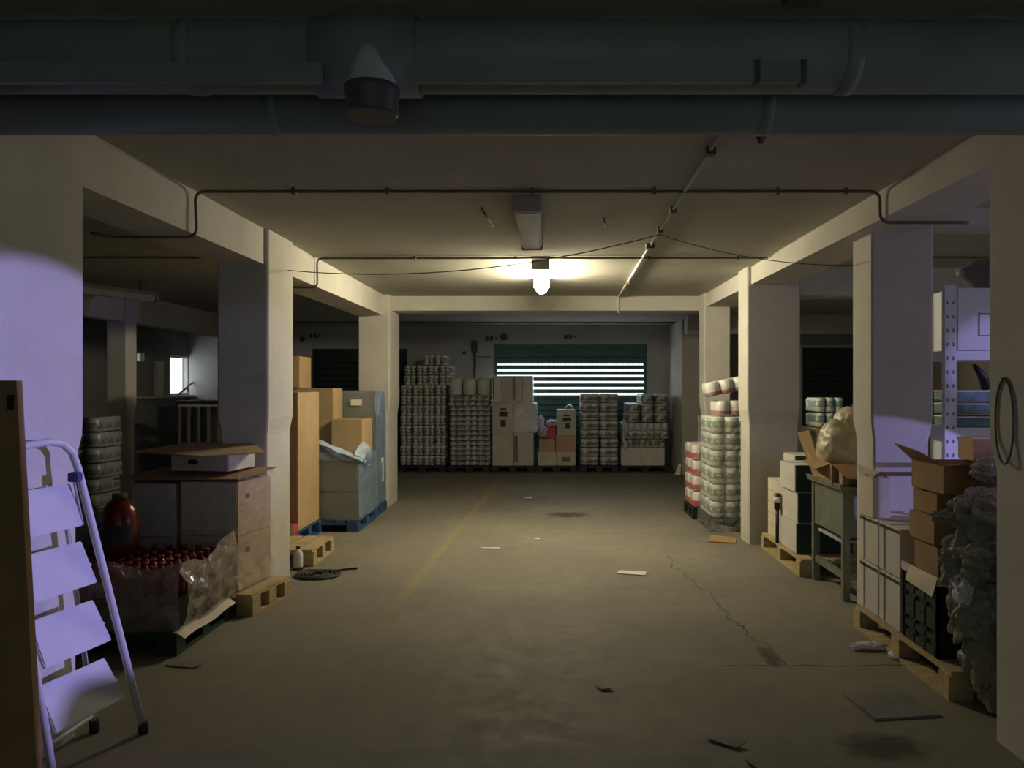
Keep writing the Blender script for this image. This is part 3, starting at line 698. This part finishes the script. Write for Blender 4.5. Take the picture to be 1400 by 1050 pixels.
tag(MB().slab([(2.06, 5.98, .85), (2.10, 5.88, .85), (2.07, 6.10, 1.20), (2.0, 6.18, 1.18)], .006, 'kraft').slab([(2.10, 5.88, .85), (2.17, 6.0, .85), (2.13, 6.15, 1.1), (2.07, 6.10, 1.2)], .005, 'kraft').build('cardboard_flap'), 'upright kraft cardboard piece leaning on the bag', 'cardboard')
bx('small_carton', 2.12, 2.17, 5.54, 5.62, .83, .93, 'kraft', 'small orange brown carton at the stand edge', bev=.003)

# ------------------------------------------------------------------ right side, near pallet
pallet(.8, 1.18, 'wood', 'wooden pallet under the white cartons at near right', (1.97, 3.78, 0))
k = 0
lay = [(.146, .445, 'lowest'), (.45, .735, 'middle')]
for z0, z1, wd in lay:
    for j, (ya, yb) in enumerate(((4.37, 4.65), (4.66, 4.94))):
        t = bx('carton', 2.00, 2.42, ya, yb, z0, z1, 'carton', f'white carton on the near right pallet, {wd} layer, {["nearer", "farther"][j]}', group='white cartons on the near right pallet', bev=.005)
        MB().box(-.212, -.209, .05, .075, .01, z1-z0-.01, 'inkgrey').build('printed_stripe', t)
        MB().box(-.212, -.209, -.13, .13, z1-z0-.03, z1-z0-.012, 'ink').build('printed_edge', t)
t = thing('open_carton', 'narrow white open carton with raised flap on the near right pallet', 'box', (2.05, 4.83, .737))
for b in ((-.05, .05, -.10, -.095), (-.05, .05, .095, .10), (-.055, -.05, -.10, .10), (.05, .055, -.10, .10)): MB().box(*b, 0, .25, 'cartoncream').build('side_wall', t)
MB().box(-.05, .05, -.095, .095, 0, .005, 'cartoncream').build('bottom_panel', t)
MB().slab([(-.055, .10, .25), (-.055, -.10, .25), (-.075, -.24, .30), (-.075, .10, .32)], .004, 'cartoncream').build('flap', t)
tag(MB().box(1.99, 2.66, 4.78, 4.83, .990, 1.012, 'oldwood').build('plank'), 'dark brown plank lying across the open white carton', 'plank')
# green crates + brown cartons
def crate(loc, label):
    t = thing('crate', label, 'crate', loc, 0, 'dark green crates at near right'); mb = MB()
    w_, d_, h_ = .42, .38, .19
    for b in ((0, w_, 0, .012), (0, w_, d_-.012, d_), (0, .012, .012, d_-.012), (w_-.012, w_, .012, d_-.012)):
        mb.box(*b, 0, .05, 'greenplastic').box(*b, .075, .11, 'greenplastic').box(*b, .135, h_, 'greenplastic')
    for x in [0, .1, .2, .3, w_-.02]:
        mb.box(x, x+.02, 0, .014, 0, h_, 'greenplastic').box(x, x+.02, d_-.014, d_, 0, h_, 'greenplastic')
    for y in [0, .12, .24, d_-.02]: mb.box(0, .014, y, y+.02, 0, h_, 'greenplastic').box(w_-.014, w_, y, y+.02, 0, h_, 'greenplastic')
    mb.box(.012, w_-.012, .012, d_-.012, 0, .01, 'greenplastic'); mb.build('crate_body', t)
    MB().box(.013, w_-.013, .013, d_-.013, .012, h_-.03, 'blackplastic').build('crate_contents', t)
    return t
crate((2.00, 3.95, .146), 'dark green crate on the near right pallet, lower one')
crate((2.00, 3.95, .338), 'dark green crate on the near right pallet, upper one')
t = thing('tray', 'cream carton tray between the green crates and brown cartons', 'tray', (1.975, 3.90, .53))
MB().box(0, .40, 0, .40, 0, .006, 'cartoncream').box(0, .006, 0, .40, .006, .045, 'cartoncream').box(.394, .4, 0, .4, .006, .045, 'cartoncream').box(.006, .394, 0, .006, .006, .045, 'cartoncream').box(.006, .394, .394, .4, .006, .045, 'cartoncream').build('tray_body', t)
MB().slab([(0, 0, .045), (0, .3, .045), (-.035, .28, -.03), (-.03, .0, -.05)], .004, 'cartoncream').build('flap', t)
for (z0, z1, dx, yb, lab) in ((.545, .72, .02, 4.24, 'lowest'), (.722, .87, .0, 4.26, 'second from below'), (.872, 1.00, .015, 4.25, 'third from below')):
    t = bx('carton', 2.0+dx, 2.36, 3.98, yb, z0, z1, 'kraftdark', f'brown carton in the near right pile, {lab}', group='brown cartons in the near right pile', bev=.004, tape='kraft')
t = thing('open_carton', 'brown open carton with one raised flap topping the near right pile', 'box', (2.20, 4.05, 1.003))
for b in ((-.2, .2, -.17, -.165), (-.2, .2, .165, .17), (-.205, -.2, -.17, .17), (.2, .205, -.17, .17)): MB().box(*b, 0, .145, 'kraftdark').build('side_wall', t)
MB().box(-.2, .2, -.165, .165, 0, .005, 'kraftdark').build('bottom_panel', t)
MB().slab([(-.205, .17, .145), (-.205, -.17, .145), (-.315, -.12, .215), (-.32, .12, .235)], .004, 'kraftdark').build('flap', t)
MB().slab([(.2, -.17, .145), (-.2, -.17, .145), (-.17, -.30, .17), (.2, -.3, .155)], .004, 'kraftdark').build('flap', t)
bx('carton', 2.45, 2.75, 3.42, 4.35, 0, 1.19, 'kraftdark', 'tall dark brown carton behind the film heap, enlarged to block light', bev=.005)  # lengthened and raised to keep the violet spot off the floor
bx('small_carton', 2.28, 2.46, 4.12, 4.28, 1.15, 1.27, 'kraft', 'kraft carton perched on the open brown carton', bev=.003)
# film heap
mb = MB()
for c, r, s in (((2.04, 3.62, .95), (.13, .14, .13), 11), ((2.06, 3.64, .72), (.19, .17, .2), 12), ((2.04, 3.62, .5), (.15, .16, .2), 13), ((2.09, 3.6, .3), (.13, .15, .22), 14), ((2.13, 3.6, .13), (.11, .13, .13), 15), ((1.93, 3.66, .93), (.1, .05, .035), 16)):
    mb.lump(c, (r[0]*1.08, r[1], r[2]), 'filmheap', .24, 2.2, 5, s)
tag(mb.build('plastic_film_heap'), 'tall crumpled heap of clear packing film against the near right column', 'film heap')
tag(MB().lump((2.13, 3.68, 1.15), (.10, .1, .07), 'filmheap', .22, 2.4, 5, 21).build('plastic_film'), 'small crumpled film ball above the tall film heap', 'film')
tag(MB().lump((1.93, 3.58, .60), (.045, .07, .09), 'whitebag', .4, 2.4, 3, 22).build('plastic_wrapper'), 'pale wrapper caught at the side of the film heap', 'wrapper')
tag(MB().lump((1.88, 4.52, .025), (.11, .035, .022), 'whitebag', .4, 3, 3, 23).lump((1.97, 4.38, .02), (.03, .05, .018), 'whitebag', .4, 3, 3, 24).build('plastic_scrap'), 'crumpled white plastic scrap on the floor by the right pallet', 'scrap')

# white perforated shelving
t = thing('shelving_rack', 'white perforated shelving rack behind the near right pile', 'shelf', (2.57, 4.98, 0))
def post(x, y):
    mb = MB().box(x, x+.075, y, y+.004, 0, 2.205, 'shelfboard').box(x, x+.004, y+.004, y+.04, 0, 2.205, 'shelfboard')
    z = .1
    while z < 2.15: mb.box(x+.012, x+.022, y-.001, y+.001, z, z+.022, 'inkgrey').box(x+.05, x+.06, y-.001, y+.001, z, z+.022, 'inkgrey'); z += .09
    return mb.build('post', t)
post(0, 0); post(1.0, 0); post(0, .40); post(1.0, .40)
for z in (.25, .75, 1.22, 1.72): MB().box(.004, 1.07, .006, .43, z, z+.06, 'shelfboard', bev=.004).build('shelf', t)
tag(MB().box(2.66, 3.3, 5.0, 5.35, 1.785, 2.19, 'shelfboard', bev=.006).box(2.80, 2.806, 4.996, 5.0, 1.88, 2.03, 'inkgrey').box(2.90, 2.906, 4.996, 5.0, 1.86, 2.01, 'inkgrey').box(2.80, 2.906, 4.996, 5.0, 1.876, 1.882, 'inkgrey').box(2.80, 2.906, 4.996, 5.0, 2.02, 2.026, 'inkgrey').build('white_box'), 'white box with outline print on the top shelf', 'box')
tag(MB().lump((3.02, 5.12, 2.30), (.30, .15, .115), 'concretepatch', .12, 1.5, 4, 31).build('grey_bag'), 'rounded grey bag lying on the white box', 'bag')
for k in range(3):
    tag(MB().box(2.66, 3.3, 5.02, 5.3, 1.284+k*.085, 1.284+k*.085+.06, 'capblue', bev=.004).box(2.66, 3.3, 5.015, 5.305, 1.284+k*.085+.06, 1.284+k*.085+.068, 'shelfboard').build('goods_tray'), f'green and blue goods tray on the rack shelf, {["lowest", "middle", "topmost"][k]}', 'tray', 'goods trays on the rack')
tag(MB().tube([(2.77, 5.0, 1.69), (2.84, 5.03, 1.62), (2.88, 5.05, 1.54)], [.012, .03, .035], 'blackplastic', 10).build('hand_brush'), 'black handled brush hanging under the upper rack shelf', 'brush')
for k in range(2): bx('carton', 2.66, 3.2, 5.03, 5.36, .812+k*.2, .812+k*.2+.198, 'shelfboard', ['white carton low on the rack, under another', 'white carton low on the rack, on another'][k])

# ------------------------------------------------------------------ left side goods between the columns
pallet(1.1, .62, 'wood', 'small empty wooden pallet beside the left column', (-3.12, 6.60, 0))
t = thing('bottle', 'small pale bottle with dark cap by the left column', 'bottle', (-2.12, 6.50, 0))
MB().lathe([(.038, 0), (.04, .01), (.04, .13), (.03, .155), (.014, .17)], m='diffuser', n=20).build('bottle_body', t)
MB().lathe([(.016, .17), (.016, .195), (.012, .198)], m='ink', n=14).build('cap', t)
MB().lathe([(.042, .0), (.043, .02), (.042, .025)], m='ink', n=20).build('base_ring', t)
mb = MB()
for r in (.16, .135, .11, .085, .06): mb.tube([(math.cos(a)*r*1.1, math.sin(a)*r*.95, .012+.006*math.sin(a*3+r*40)) for a in [2*PI*q/28 for q in range(29)]], .011, 'blackrubber', 6)
mb.tube([(.1, .1, .012), (.2, .2, .012), (.27, .22, .01)], .009, 'blackrubber', 6)
tag(mb.build('hose_coil', None, (-1.89, 6.28, 0)), 'flat coil of black hose on the floor by the left pallet', 'hose')
pallet(.85, .8, 'palletblue', 'blue pallet under the tall kraft carton', (-3.26, 7.36, 0))
bx('tall_carton', -3.2, -2.42, 7.42, 8.10, .146, 1.49, 'kraft', 'tall kraft carton standing nearest on the blue pallet', bev=.006)
t = bx('small_carton', -2.62, -2.40, 7.24, 7.34, .0, .24, 'redpack', 'small red and white carton at the foot of the tall kraft carton', bev=.003)
MB().box(-.111, .111, -.052, -.049, .12, .24, 'paper').build('printed_band', t)
pallet(.92, .92, 'palletblue', 'blue pallet under the lower film wrapped stack', (-2.94, 8.14, 0), h=.12)
MBX = thing('wrapped_stack', 'lower grey green goods stack wrapped in blue film', 'wrapped goods', (-2.47, 8.60, .122))
MB().box(-.44, .44, -.44, .43, 0, .30, 'goods', bev=.01).box(-.44, .44, -.44, .43, .305, .675, 'goods', bev=.01).build('goods_block', MBX)
def wrapbox(parent, a, b, h, m, amp=.008, base=0):
    mb = MB()
    def wob(u, v, s): return amp*noise.noise(Vector((u*4+s, v*6, s*3)))*2
    mb.sheet(lambda u, v: Vector((-a+2*a*u, -b-.004+wob(u, v, 1)-.006*(1-v), base+(h-base)*v)), 14, 14, 'filmfront')
    mb.sheet(lambda u, v: Vector((a+.004+wob(u, v, 2)+.006*(1-v), -b+2*b*u, base+(h-base)*v)), 14, 14, m)
    mb.sheet(lambda u, v: Vector((-a-.004-wob(u, v, 2), -b+2*b*u, base+(h-base)*v)), 8, 8, m)
    mb.sheet(lambda u, v: Vector((-a+2*a*u, b+.004+wob(u, v, 1), base+(h-base)*v)), 8, 8, m)
    return mb.build('film_wrap', parent)
wrapbox(MBX, .445, .445, .68, 'filmblue', base=.002)
def drape(u, v):     # folded-back cover hanging from high left to low right
    x = -.43+.93*u; y = -.47+.35*v
    z = 1.055-.40*u-.015*math.sin(14*v+3*u)+.02*noise.noise(Vector((u*9, v*9, 1)))-.12*(abs(v-.15)**1.2)
    return Vector((x, y, z-.01))
mb = MB().sheet(drape, 24, 12, 'filmbluelight')
mb.sheet(lambda u, v: Vector((-.43+.90*u, -.452+.01*math.sin(20*u+6*v), .64+(.39-.40*u)*v)), 20, 6, 'filmblue')
mb.sheet(lambda u, v: Vector((.46+.05*math.sin(v*5)*(1-u), -.45+.55*u, .62+(.10+.10*math.sin(u*3))*v)), 12, 6, 'filmbluelight')
mb.build('folded_cover', MBX)
bx('carton', -2.88, -2.42, 8.62, 9.02, .80, 1.525, 'kraft', 'kraft carton standing at the rear of the lower wrapped stack')
bx('carton', -3.25, -2.79, 8.60, 9.02, 1.528, 1.886, 'kraft', 'topmost kraft carton rising above the tall left cartons')
bx('carton', -2.41, -2.07, 8.52, 9.02, .80, 1.18, 'kraft', 'low kraft carton poking out above the folded blue film')
bx('carton', -3.3, -2.89, 8.62, 9.02, .12, 1.525, 'kraftdark', 'kraft carton column hidden behind the tall left carton')
pallet(.86, .60, 'palletblue', 'blue pallet under the taller film wrapped stack', (-2.90, 9.10, 0), h=.12)
MBY = thing('wrapped_stack', 'taller dark goods stack wrapped in blue film at the third column', 'wrapped goods', (-2.48, 9.38, .122))
MB().box(-.42, .42, -.26, .28, 0, 1.37, 'goods', bev=.012).build('goods_block', MBY)
wrapbox(MBY, .425, .285, 1.375, 'filmblue', base=.002)
MB().box(.14, .27, -.294, -.288, 1.20, 1.27, 'paper').build('paper_label', MBY)
MB().box(.43, .436, .02, .14, .26, .55, 'paper').build('paper_label', MBY)

# ------------------------------------------------------------------ left side, near pallets
P1 = Matrix.Translation((-1.99, 5.17, 0)) @ Matrix.Rotation(-.17, 4, 'Z')
pallet(.95, .52, 'wood', 'wooden pallet under the white fronted cartons at left', P1 @ Vector((-.95, 0, 0)), -.17)
def P1box(x0, x1, z0, z1, lab, grp='white fronted cartons on the left pallet'):
    t = thing('carton', lab, 'box', P1 @ Vector(((x0+x1)/2, .26, z0)), -.17, grp); a = (x1-x0)/2; h = z1-z0
    MB().box(-a, a, -.215, .215, 0, h, 'kraftpink', bev=.005).build('box_body', t)
    MB().box(-a+.006, a-.006, -.219, -.214, .004, h-.004, 'rollwhite').build('white_front', t)
    for sx in (-1, 1): MB().box(sx*a-.003, sx*a+.003, -.12, -.07, h*.66, h*.66+.035, 'hole').build('handle_hole', t)
    return t
P1box(-.57, -.14, .146, .52, 'white fronted carton on the left pallet, lower right')
P1box(-.57, -.14, .522, .895, 'white fronted carton on the left pallet, upper right')
P1box(-.95, -.60, .146, .50, 'white fronted carton on the left pallet, lower left')
P1box(-.95, -.60, .502, .875, 'white fronted carton on the left pallet, upper left')
t = tag(MB().slab([P1 @ Vector(p) for p in ((-1.06, .0, .905), (-.10, -.02, .925), (-.10, .5, .955), (-1.06, .5, .93))], .006, 'kraftdark').build('cardboard_sheet'), 'dark cardboard sheet covering the white fronted cartons', 'cardboard')
t = thing('archive_box', 'white box with oval handle hole on the covered cartons', 'box', P1 @ Vector((-.42, .28, .958)), -.17)
MB().box(-.27, .17, -.17, .17, 0, .115, 'carton', bev=.004).build('box_body', t)
mb = MB(); i = mb.mi('hole')
A = [mb.bm.verts.new((-.10+.042*math.cos(a), -.1725, .062+.019*math.sin(a))) for a in [2*PI*q/20 for q in range(20)]]; mb.face(A, i); mb.build('handle_hole', t)
tag(MB().slab([P1 @ Vector(p) for p in ((-.98, .10, 1.09), (-.38, -.02, 1.078), (-.08, .30, 1.08), (-.34, .56, 1.13), (-.8, .5, 1.13))], .008, 'kraft').build('cardboard_sheet'), 'light kraft cardboard sheet lying on the white handled box', 'cardboard')
def wr(u, v):
    p = Vector((-.125+.014*noise.noise(Vector((u*6, v*9, 4))), .03+.46*u, .14+.80*v)); return P1 @ p
mb = MB().sheet(wr, 20, 26, 'film')
mb.sheet(lambda u, v: P1 @ Vector((-.14-.42*u, .035+.012*noise.noise(Vector((u*6, v*9, 2))), .14+.42*v)), 14, 12, 'film')
tag(mb.build('stretch_film'), 'creased clear film stretched over the side of the left cartons', 'film')
# wrapped grey goods further left
tag(MB().lump((-3.52, 5.5, .50), (.30, .22, .34), 'concretepatch', .18, 2, 4, 41).build('sack'), 'dark grey plastic sack left of the white fronted cartons', 'sack')
pallet(.75, .5, 'blackplastic', 'dark pallet under the grey sack at left', (-3.95, 5.3, 0), h=.14)
# red goods pallet
pallet(1.2, .76, 'greenplastic', 'dark green plastic pallet under the red goods', (-3.33, 4.40, 0), h=.13, solid=True)
RD = thing('bottle', '', 'bottle'); 
MB().lathe([(.040, 0), (.044, .01), (.044, .11), (.034, .14), (.018, .155), (.018, .165)], m='redglass', n=14).build('bottle_body', RD)
MB().lathe([(.020, .163), (.021, .182), (.017, .185)], m='redcap', n=12).build('cap', RD)
first = True
GR = 'red bottles on the green pallet at left'
lower = bx('dark_carton', -3.30, -2.16, 4.46, 5.16, .132, .305, 'blackplastic', 'black shrink wrapped layer under the red bottles', 'goods')
for r in range(7):
    for c in range(11):
        x = -3.22+c*.099; y = 4.515+r*.099
        if first: o = RD; o.location = (x, y, .309); first = False
        else: o = dup(RD, (x, y, .309))
        o['group'] = GR
        o['label'] = f'red bottle in film on the green pallet, {["nearest row", "second row back", "third row back", "fourth row back", "fifth row back", "sixth row back", "farthest row"][r]}, {ORD[c+1]} from left'
t = thing('stretch_film', 'baggy clear film wrapped around the red bottles', 'film', (-2.13, 4.44, 0))
def f1(u, v): return Vector((-1.2+1.2*u, -.0+.02*noise.noise(Vector((u*8, v*5, 1)))-.02*math.sin(v*3), .12+(.40+.03*math.sin(u*13))*v))
def f2(u, v): return Vector((.0+.05*math.sin(v*PI)*(1-.3*u)+.03*noise.noise(Vector((u*6, v*6, 8))), .0+.76*u, .12+(.38+.10*max(0, u-.6)/.4+.02*math.sin(u*11))*v))
MB().sheet(f1, 30, 12, 'filmdark').build('film_front', t); MB().sheet(f2, 22, 14, 'filmdark').build('film_side', t)
tag(MB().sheet(lambda u, v: Vector((-2.15+.065*v, 4.40+.72*u, .137-.035*v*v+.006*math.sin(u*9))), 12, 4, 'cartoncream').build('slip_sheet'), 'pale slip sheet sagging over the edge of the green pallet', 'sheet')
t = thing('jar', 'large round dark red jar with black label on the red bottles', 'jar', (-2.68, 4.80, .495))
MB().lathe([(.06, 0), (.095, .02), (.110, .08), (.113, .2), (.10, .28), (.065, .335), (.04, .35)], m='redglass', n=28).build('jar_body', t)
MB().lathe([(.042, .35), (.045, .37), (.04, .385)], m='ink', n=18).build('lid', t)
mb = MB(); i = mb.mi('ink')
g = [[mb.bm.verts.new((.1155*math.cos(a), .1155*math.sin(a), z)) for a in [-PI*.62+k*PI*.5/8 for k in range(9)]] for z in (.075, .2)]
for k in range(8): mb.face([g[0][k], g[0][k+1], g[1][k+1], g[1][k]], i)
mb.build('label', t)

# ------------------------------------------------------------------ step ladder leaning on the near left column
t = thing('step_ladder', 'white folding step ladder with wide treads against the near left column', 'ladder', (-1.9, 3.2, 0))
O = Vector((-1.9, 3.2, 0)); R0, R1 = Vector((-1.81, 3.43, .02)), Vector((-1.985, 3.24, 1.2)); L0, L1 = Vector((-1.92, 2.98, .02)), Vector((-2.03, 2.86, 1.2))
loop = [R0, R0.lerp(R1, .5), R1]
top = [R1+Vector((-.012, -.02, .07)), R1+Vector((-.02, -.07, .112)), Vector((-2.015, 3.10, 1.325)), Vector((-2.03, 2.98, 1.32)), L1+Vector((-.01, .05, .10)), L1+Vector((0, .01, .05))]
MB().tube([p-O for p in loop+top+[L1, L0.lerp(L1, .5), L0]], .0155, 'whitepaint', 12).build('front_rail', t)
B0, B1 = Vector((-2.035, 3.44, .02)), Vector((-2.04, 3.22, 1.12)); C0, C1 = Vector((-2.045, 3.04, .02)), Vector((-2.05, 2.9, 1.12))
MB().tube([p-O for p in (B0, B1)], .011, 'whitepaint', 10).build('rear_leg', t); MB().tube([p-O for p in (C0, C1)], .011, 'whitepaint', 10).build('rear_leg', t)
MB().tube([p-O for p in (B0+Vector((0, 0, .06)), C0+Vector((0, 0, .06)))], .010, 'whitepaint', 8).build('brace', t)
MB().tube([p-O for p in (B0.lerp(B1, .5), C0.lerp(C1, .5))], .008, 'whitepaint', 8).build('brace', t)
for p in (R0, L0, B0, C0): MB().lathe([(.021, -.02), (.022, .02), (.018, .035)], p-O, 'blackrubber', 14).build('rubber_foot', t)
for z in (.19, .455, .715, .965):
    s = (z-.02)/1.18; a = L0.lerp(L1, s); b = R0.lerp(R1, s); d = (b-a).normalized(); a += d*.045; b -= d*.045
    back = Vector((-.095+.05*z, 0, .178))
    i = MB(); i.slab([p-O for p in (a, b, b+back-d*.012, a+back+d*.012)], .018, 'whitepaint')
    bmesh.ops.bevel(i.bm, geom=i.bm.edges[:], offset=.004, segments=2, affect='EDGES')
    i.build('tread', t)
    MB().tube([p-O for p in (b+back*.5-d*.0+Vector((0, 0, -.02)), B0.lerp(B1, min(.95, (z+.12)/1.1)))], .006, 'whitepaint', 6).build('tread_strut', t)
    MB().lathe([(.008, -.02), (.009, .0), (.008, .02)], b+d*.045-O, 'ink', 8).build('pivot_bolt', t)
MB().box(-.02, .02, -.022, .022, -.02, .02, 'blueplastic', Matrix.Translation(R1+Vector((.0, -.02, -.03))-O), .004).build('lock_clamp', t)
MB().tube([p-O for p in (R1+Vector((0, -.03, -.04)), R0.lerp(R1, .8)+Vector((-.02, -.03, 0)))], .005, 'dirtywhite', 6).build('safety_strap', t)

# leaning cardboard at the left frame edge
t = thing('flattened_carton', 'tall brown flattened carton standing at the left frame edge', 'cardboard', (-1.95, 2.58, 0))
MB().slab([(-.35, 0, 0), (.245, 0, 0), (.12, .06, 1.57), (-.35, .06, 1.57)], .03, 'kraftdark').build('panel', t)
MB().slab([(.09, .056, 1.47), (.115, .056, 1.47), (.115, .0575, 1.52), (.09, .0575, 1.52)], .004, 'hole').build('hand_hole', t)

# ------------------------------------------------------------------ dark left bay
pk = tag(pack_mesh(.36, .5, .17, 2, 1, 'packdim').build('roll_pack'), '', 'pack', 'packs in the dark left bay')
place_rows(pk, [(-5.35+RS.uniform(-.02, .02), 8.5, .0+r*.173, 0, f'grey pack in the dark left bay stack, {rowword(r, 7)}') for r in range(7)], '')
t = thing('rack', 'pale open rack with upright bars in the dark left bay', 'rack', (-5.6, 11.6, 0))
MB().box(0, .62, 0, .4, 1.24, 1.27, 'dirtywhite').build('top_board', t)
for x in (0, .14, .29, .44, .585): MB().box(x, x+.035, 0, .03, 0, 1.24, 'inkgrey').build('upright', t)
for x in (0, .585): MB().box(x, x+.035, .37, .4, 0, 1.24, 'dirtywhite').build('upright', t)
MB().box(.035, .585, .31, .37, .2, 1.1, 'signgrey').build('back_panel', t)
bx('dark_cabinet', -6.4, -5.4, 13.2, 13.9, 0, 1.30, 'signgrey', 'low dark cabinet under the far left window', 'cabinet')

# ------------------------------------------------------------------ litter on the floor
def scrap(x, y, pts, m, lab, z=.008):
    tag(MB().slab([(x+a, y+b, z+c) for a, b, c in pts], .004, m).build('paper_scrap'), lab, 'scrap')
scrap(.69, 6.32, ((-.13, .02, 0), (.10, -.05, 0), (.12, .03, .01), (-.10, .08, .01)), 'paper', 'white paper strip on the floor right of the middle')
scrap(.75, 3.30, ((-.06, .06, 0), (-.02, .09, 0), (.10, .0, .01), (.05, -.03, 0)), 'inkgrey', 'grey scrap at the near right of the floor')
scrap(.86, 3.12, ((-.05, .05, 0), (.02, .05, 0), (.05, -.08, .01), (0, -.08, 0)), 'inkgrey', 'grey scrap in front of the other near grey scrap')
scrap(.28, 3.93, ((-.04, .02, 0), (.02, .03, 0), (.05, -.02, .004), (-.01, -.03, 0)), 'inkgrey', 'small grey scrap on the near middle floor')
scrap(-.56, 7.3, ((-.1, .02, 0), (.1, .0, 0), (.1, .03, .004), (-.08, .05, 0)), 'paper', 'thin paper sliver on the floor beside the yellow line')
scrap(-.12, 7.75, ((-.02, .0, 0), (.03, .0, 0), (.03, .04, .004), (-.02, .04, 0)), 'paper', 'tiny white fleck on the bright middle floor')
scrap(-.28, 10.6, ((-.05, .0, 0), (.05, .0, 0), (.05, .1, .004), (-.05, .08, 0)), 'paper', 'small white fleck on the far floor near the yellow line')
scrap(-2.0, 4.25, ((-.12, .0, 0), (.05, -.04, 0), (.08, .0, .004), (-.08, .05, 0)), 'inkgrey', 'grey scrap on the floor before the green pallet')
t = thing('drain_cover', 'square metal floor cover at near right', 'drain cover', (1.66, 3.72, 0), .12)
MB().box(-.17, .17, -.15, .15, .0, .006, 'conduit', bev=.002).build('cover_plate', t)
MB().box(-.16, .16, -.14, .14, .006, .009, 'inkgrey').build('cover_inset', t)

# loop of cable hanging on the near right column
t = thing('cable_loop', 'long oval loop of cable hanging on the near right column', 'cable', (1.934, 3.26, 1.40))
MB().tube([(0, .065*math.sin(a), .18*math.cos(a)) for a in [2*PI*q/40 for q in range(41)]], .005, 'conduit', 6).build('loop', t)
MB().tube([(.02, 0, .185), (-.012, 0, .18)], .006, 'conduit', 8).build('hook', t)
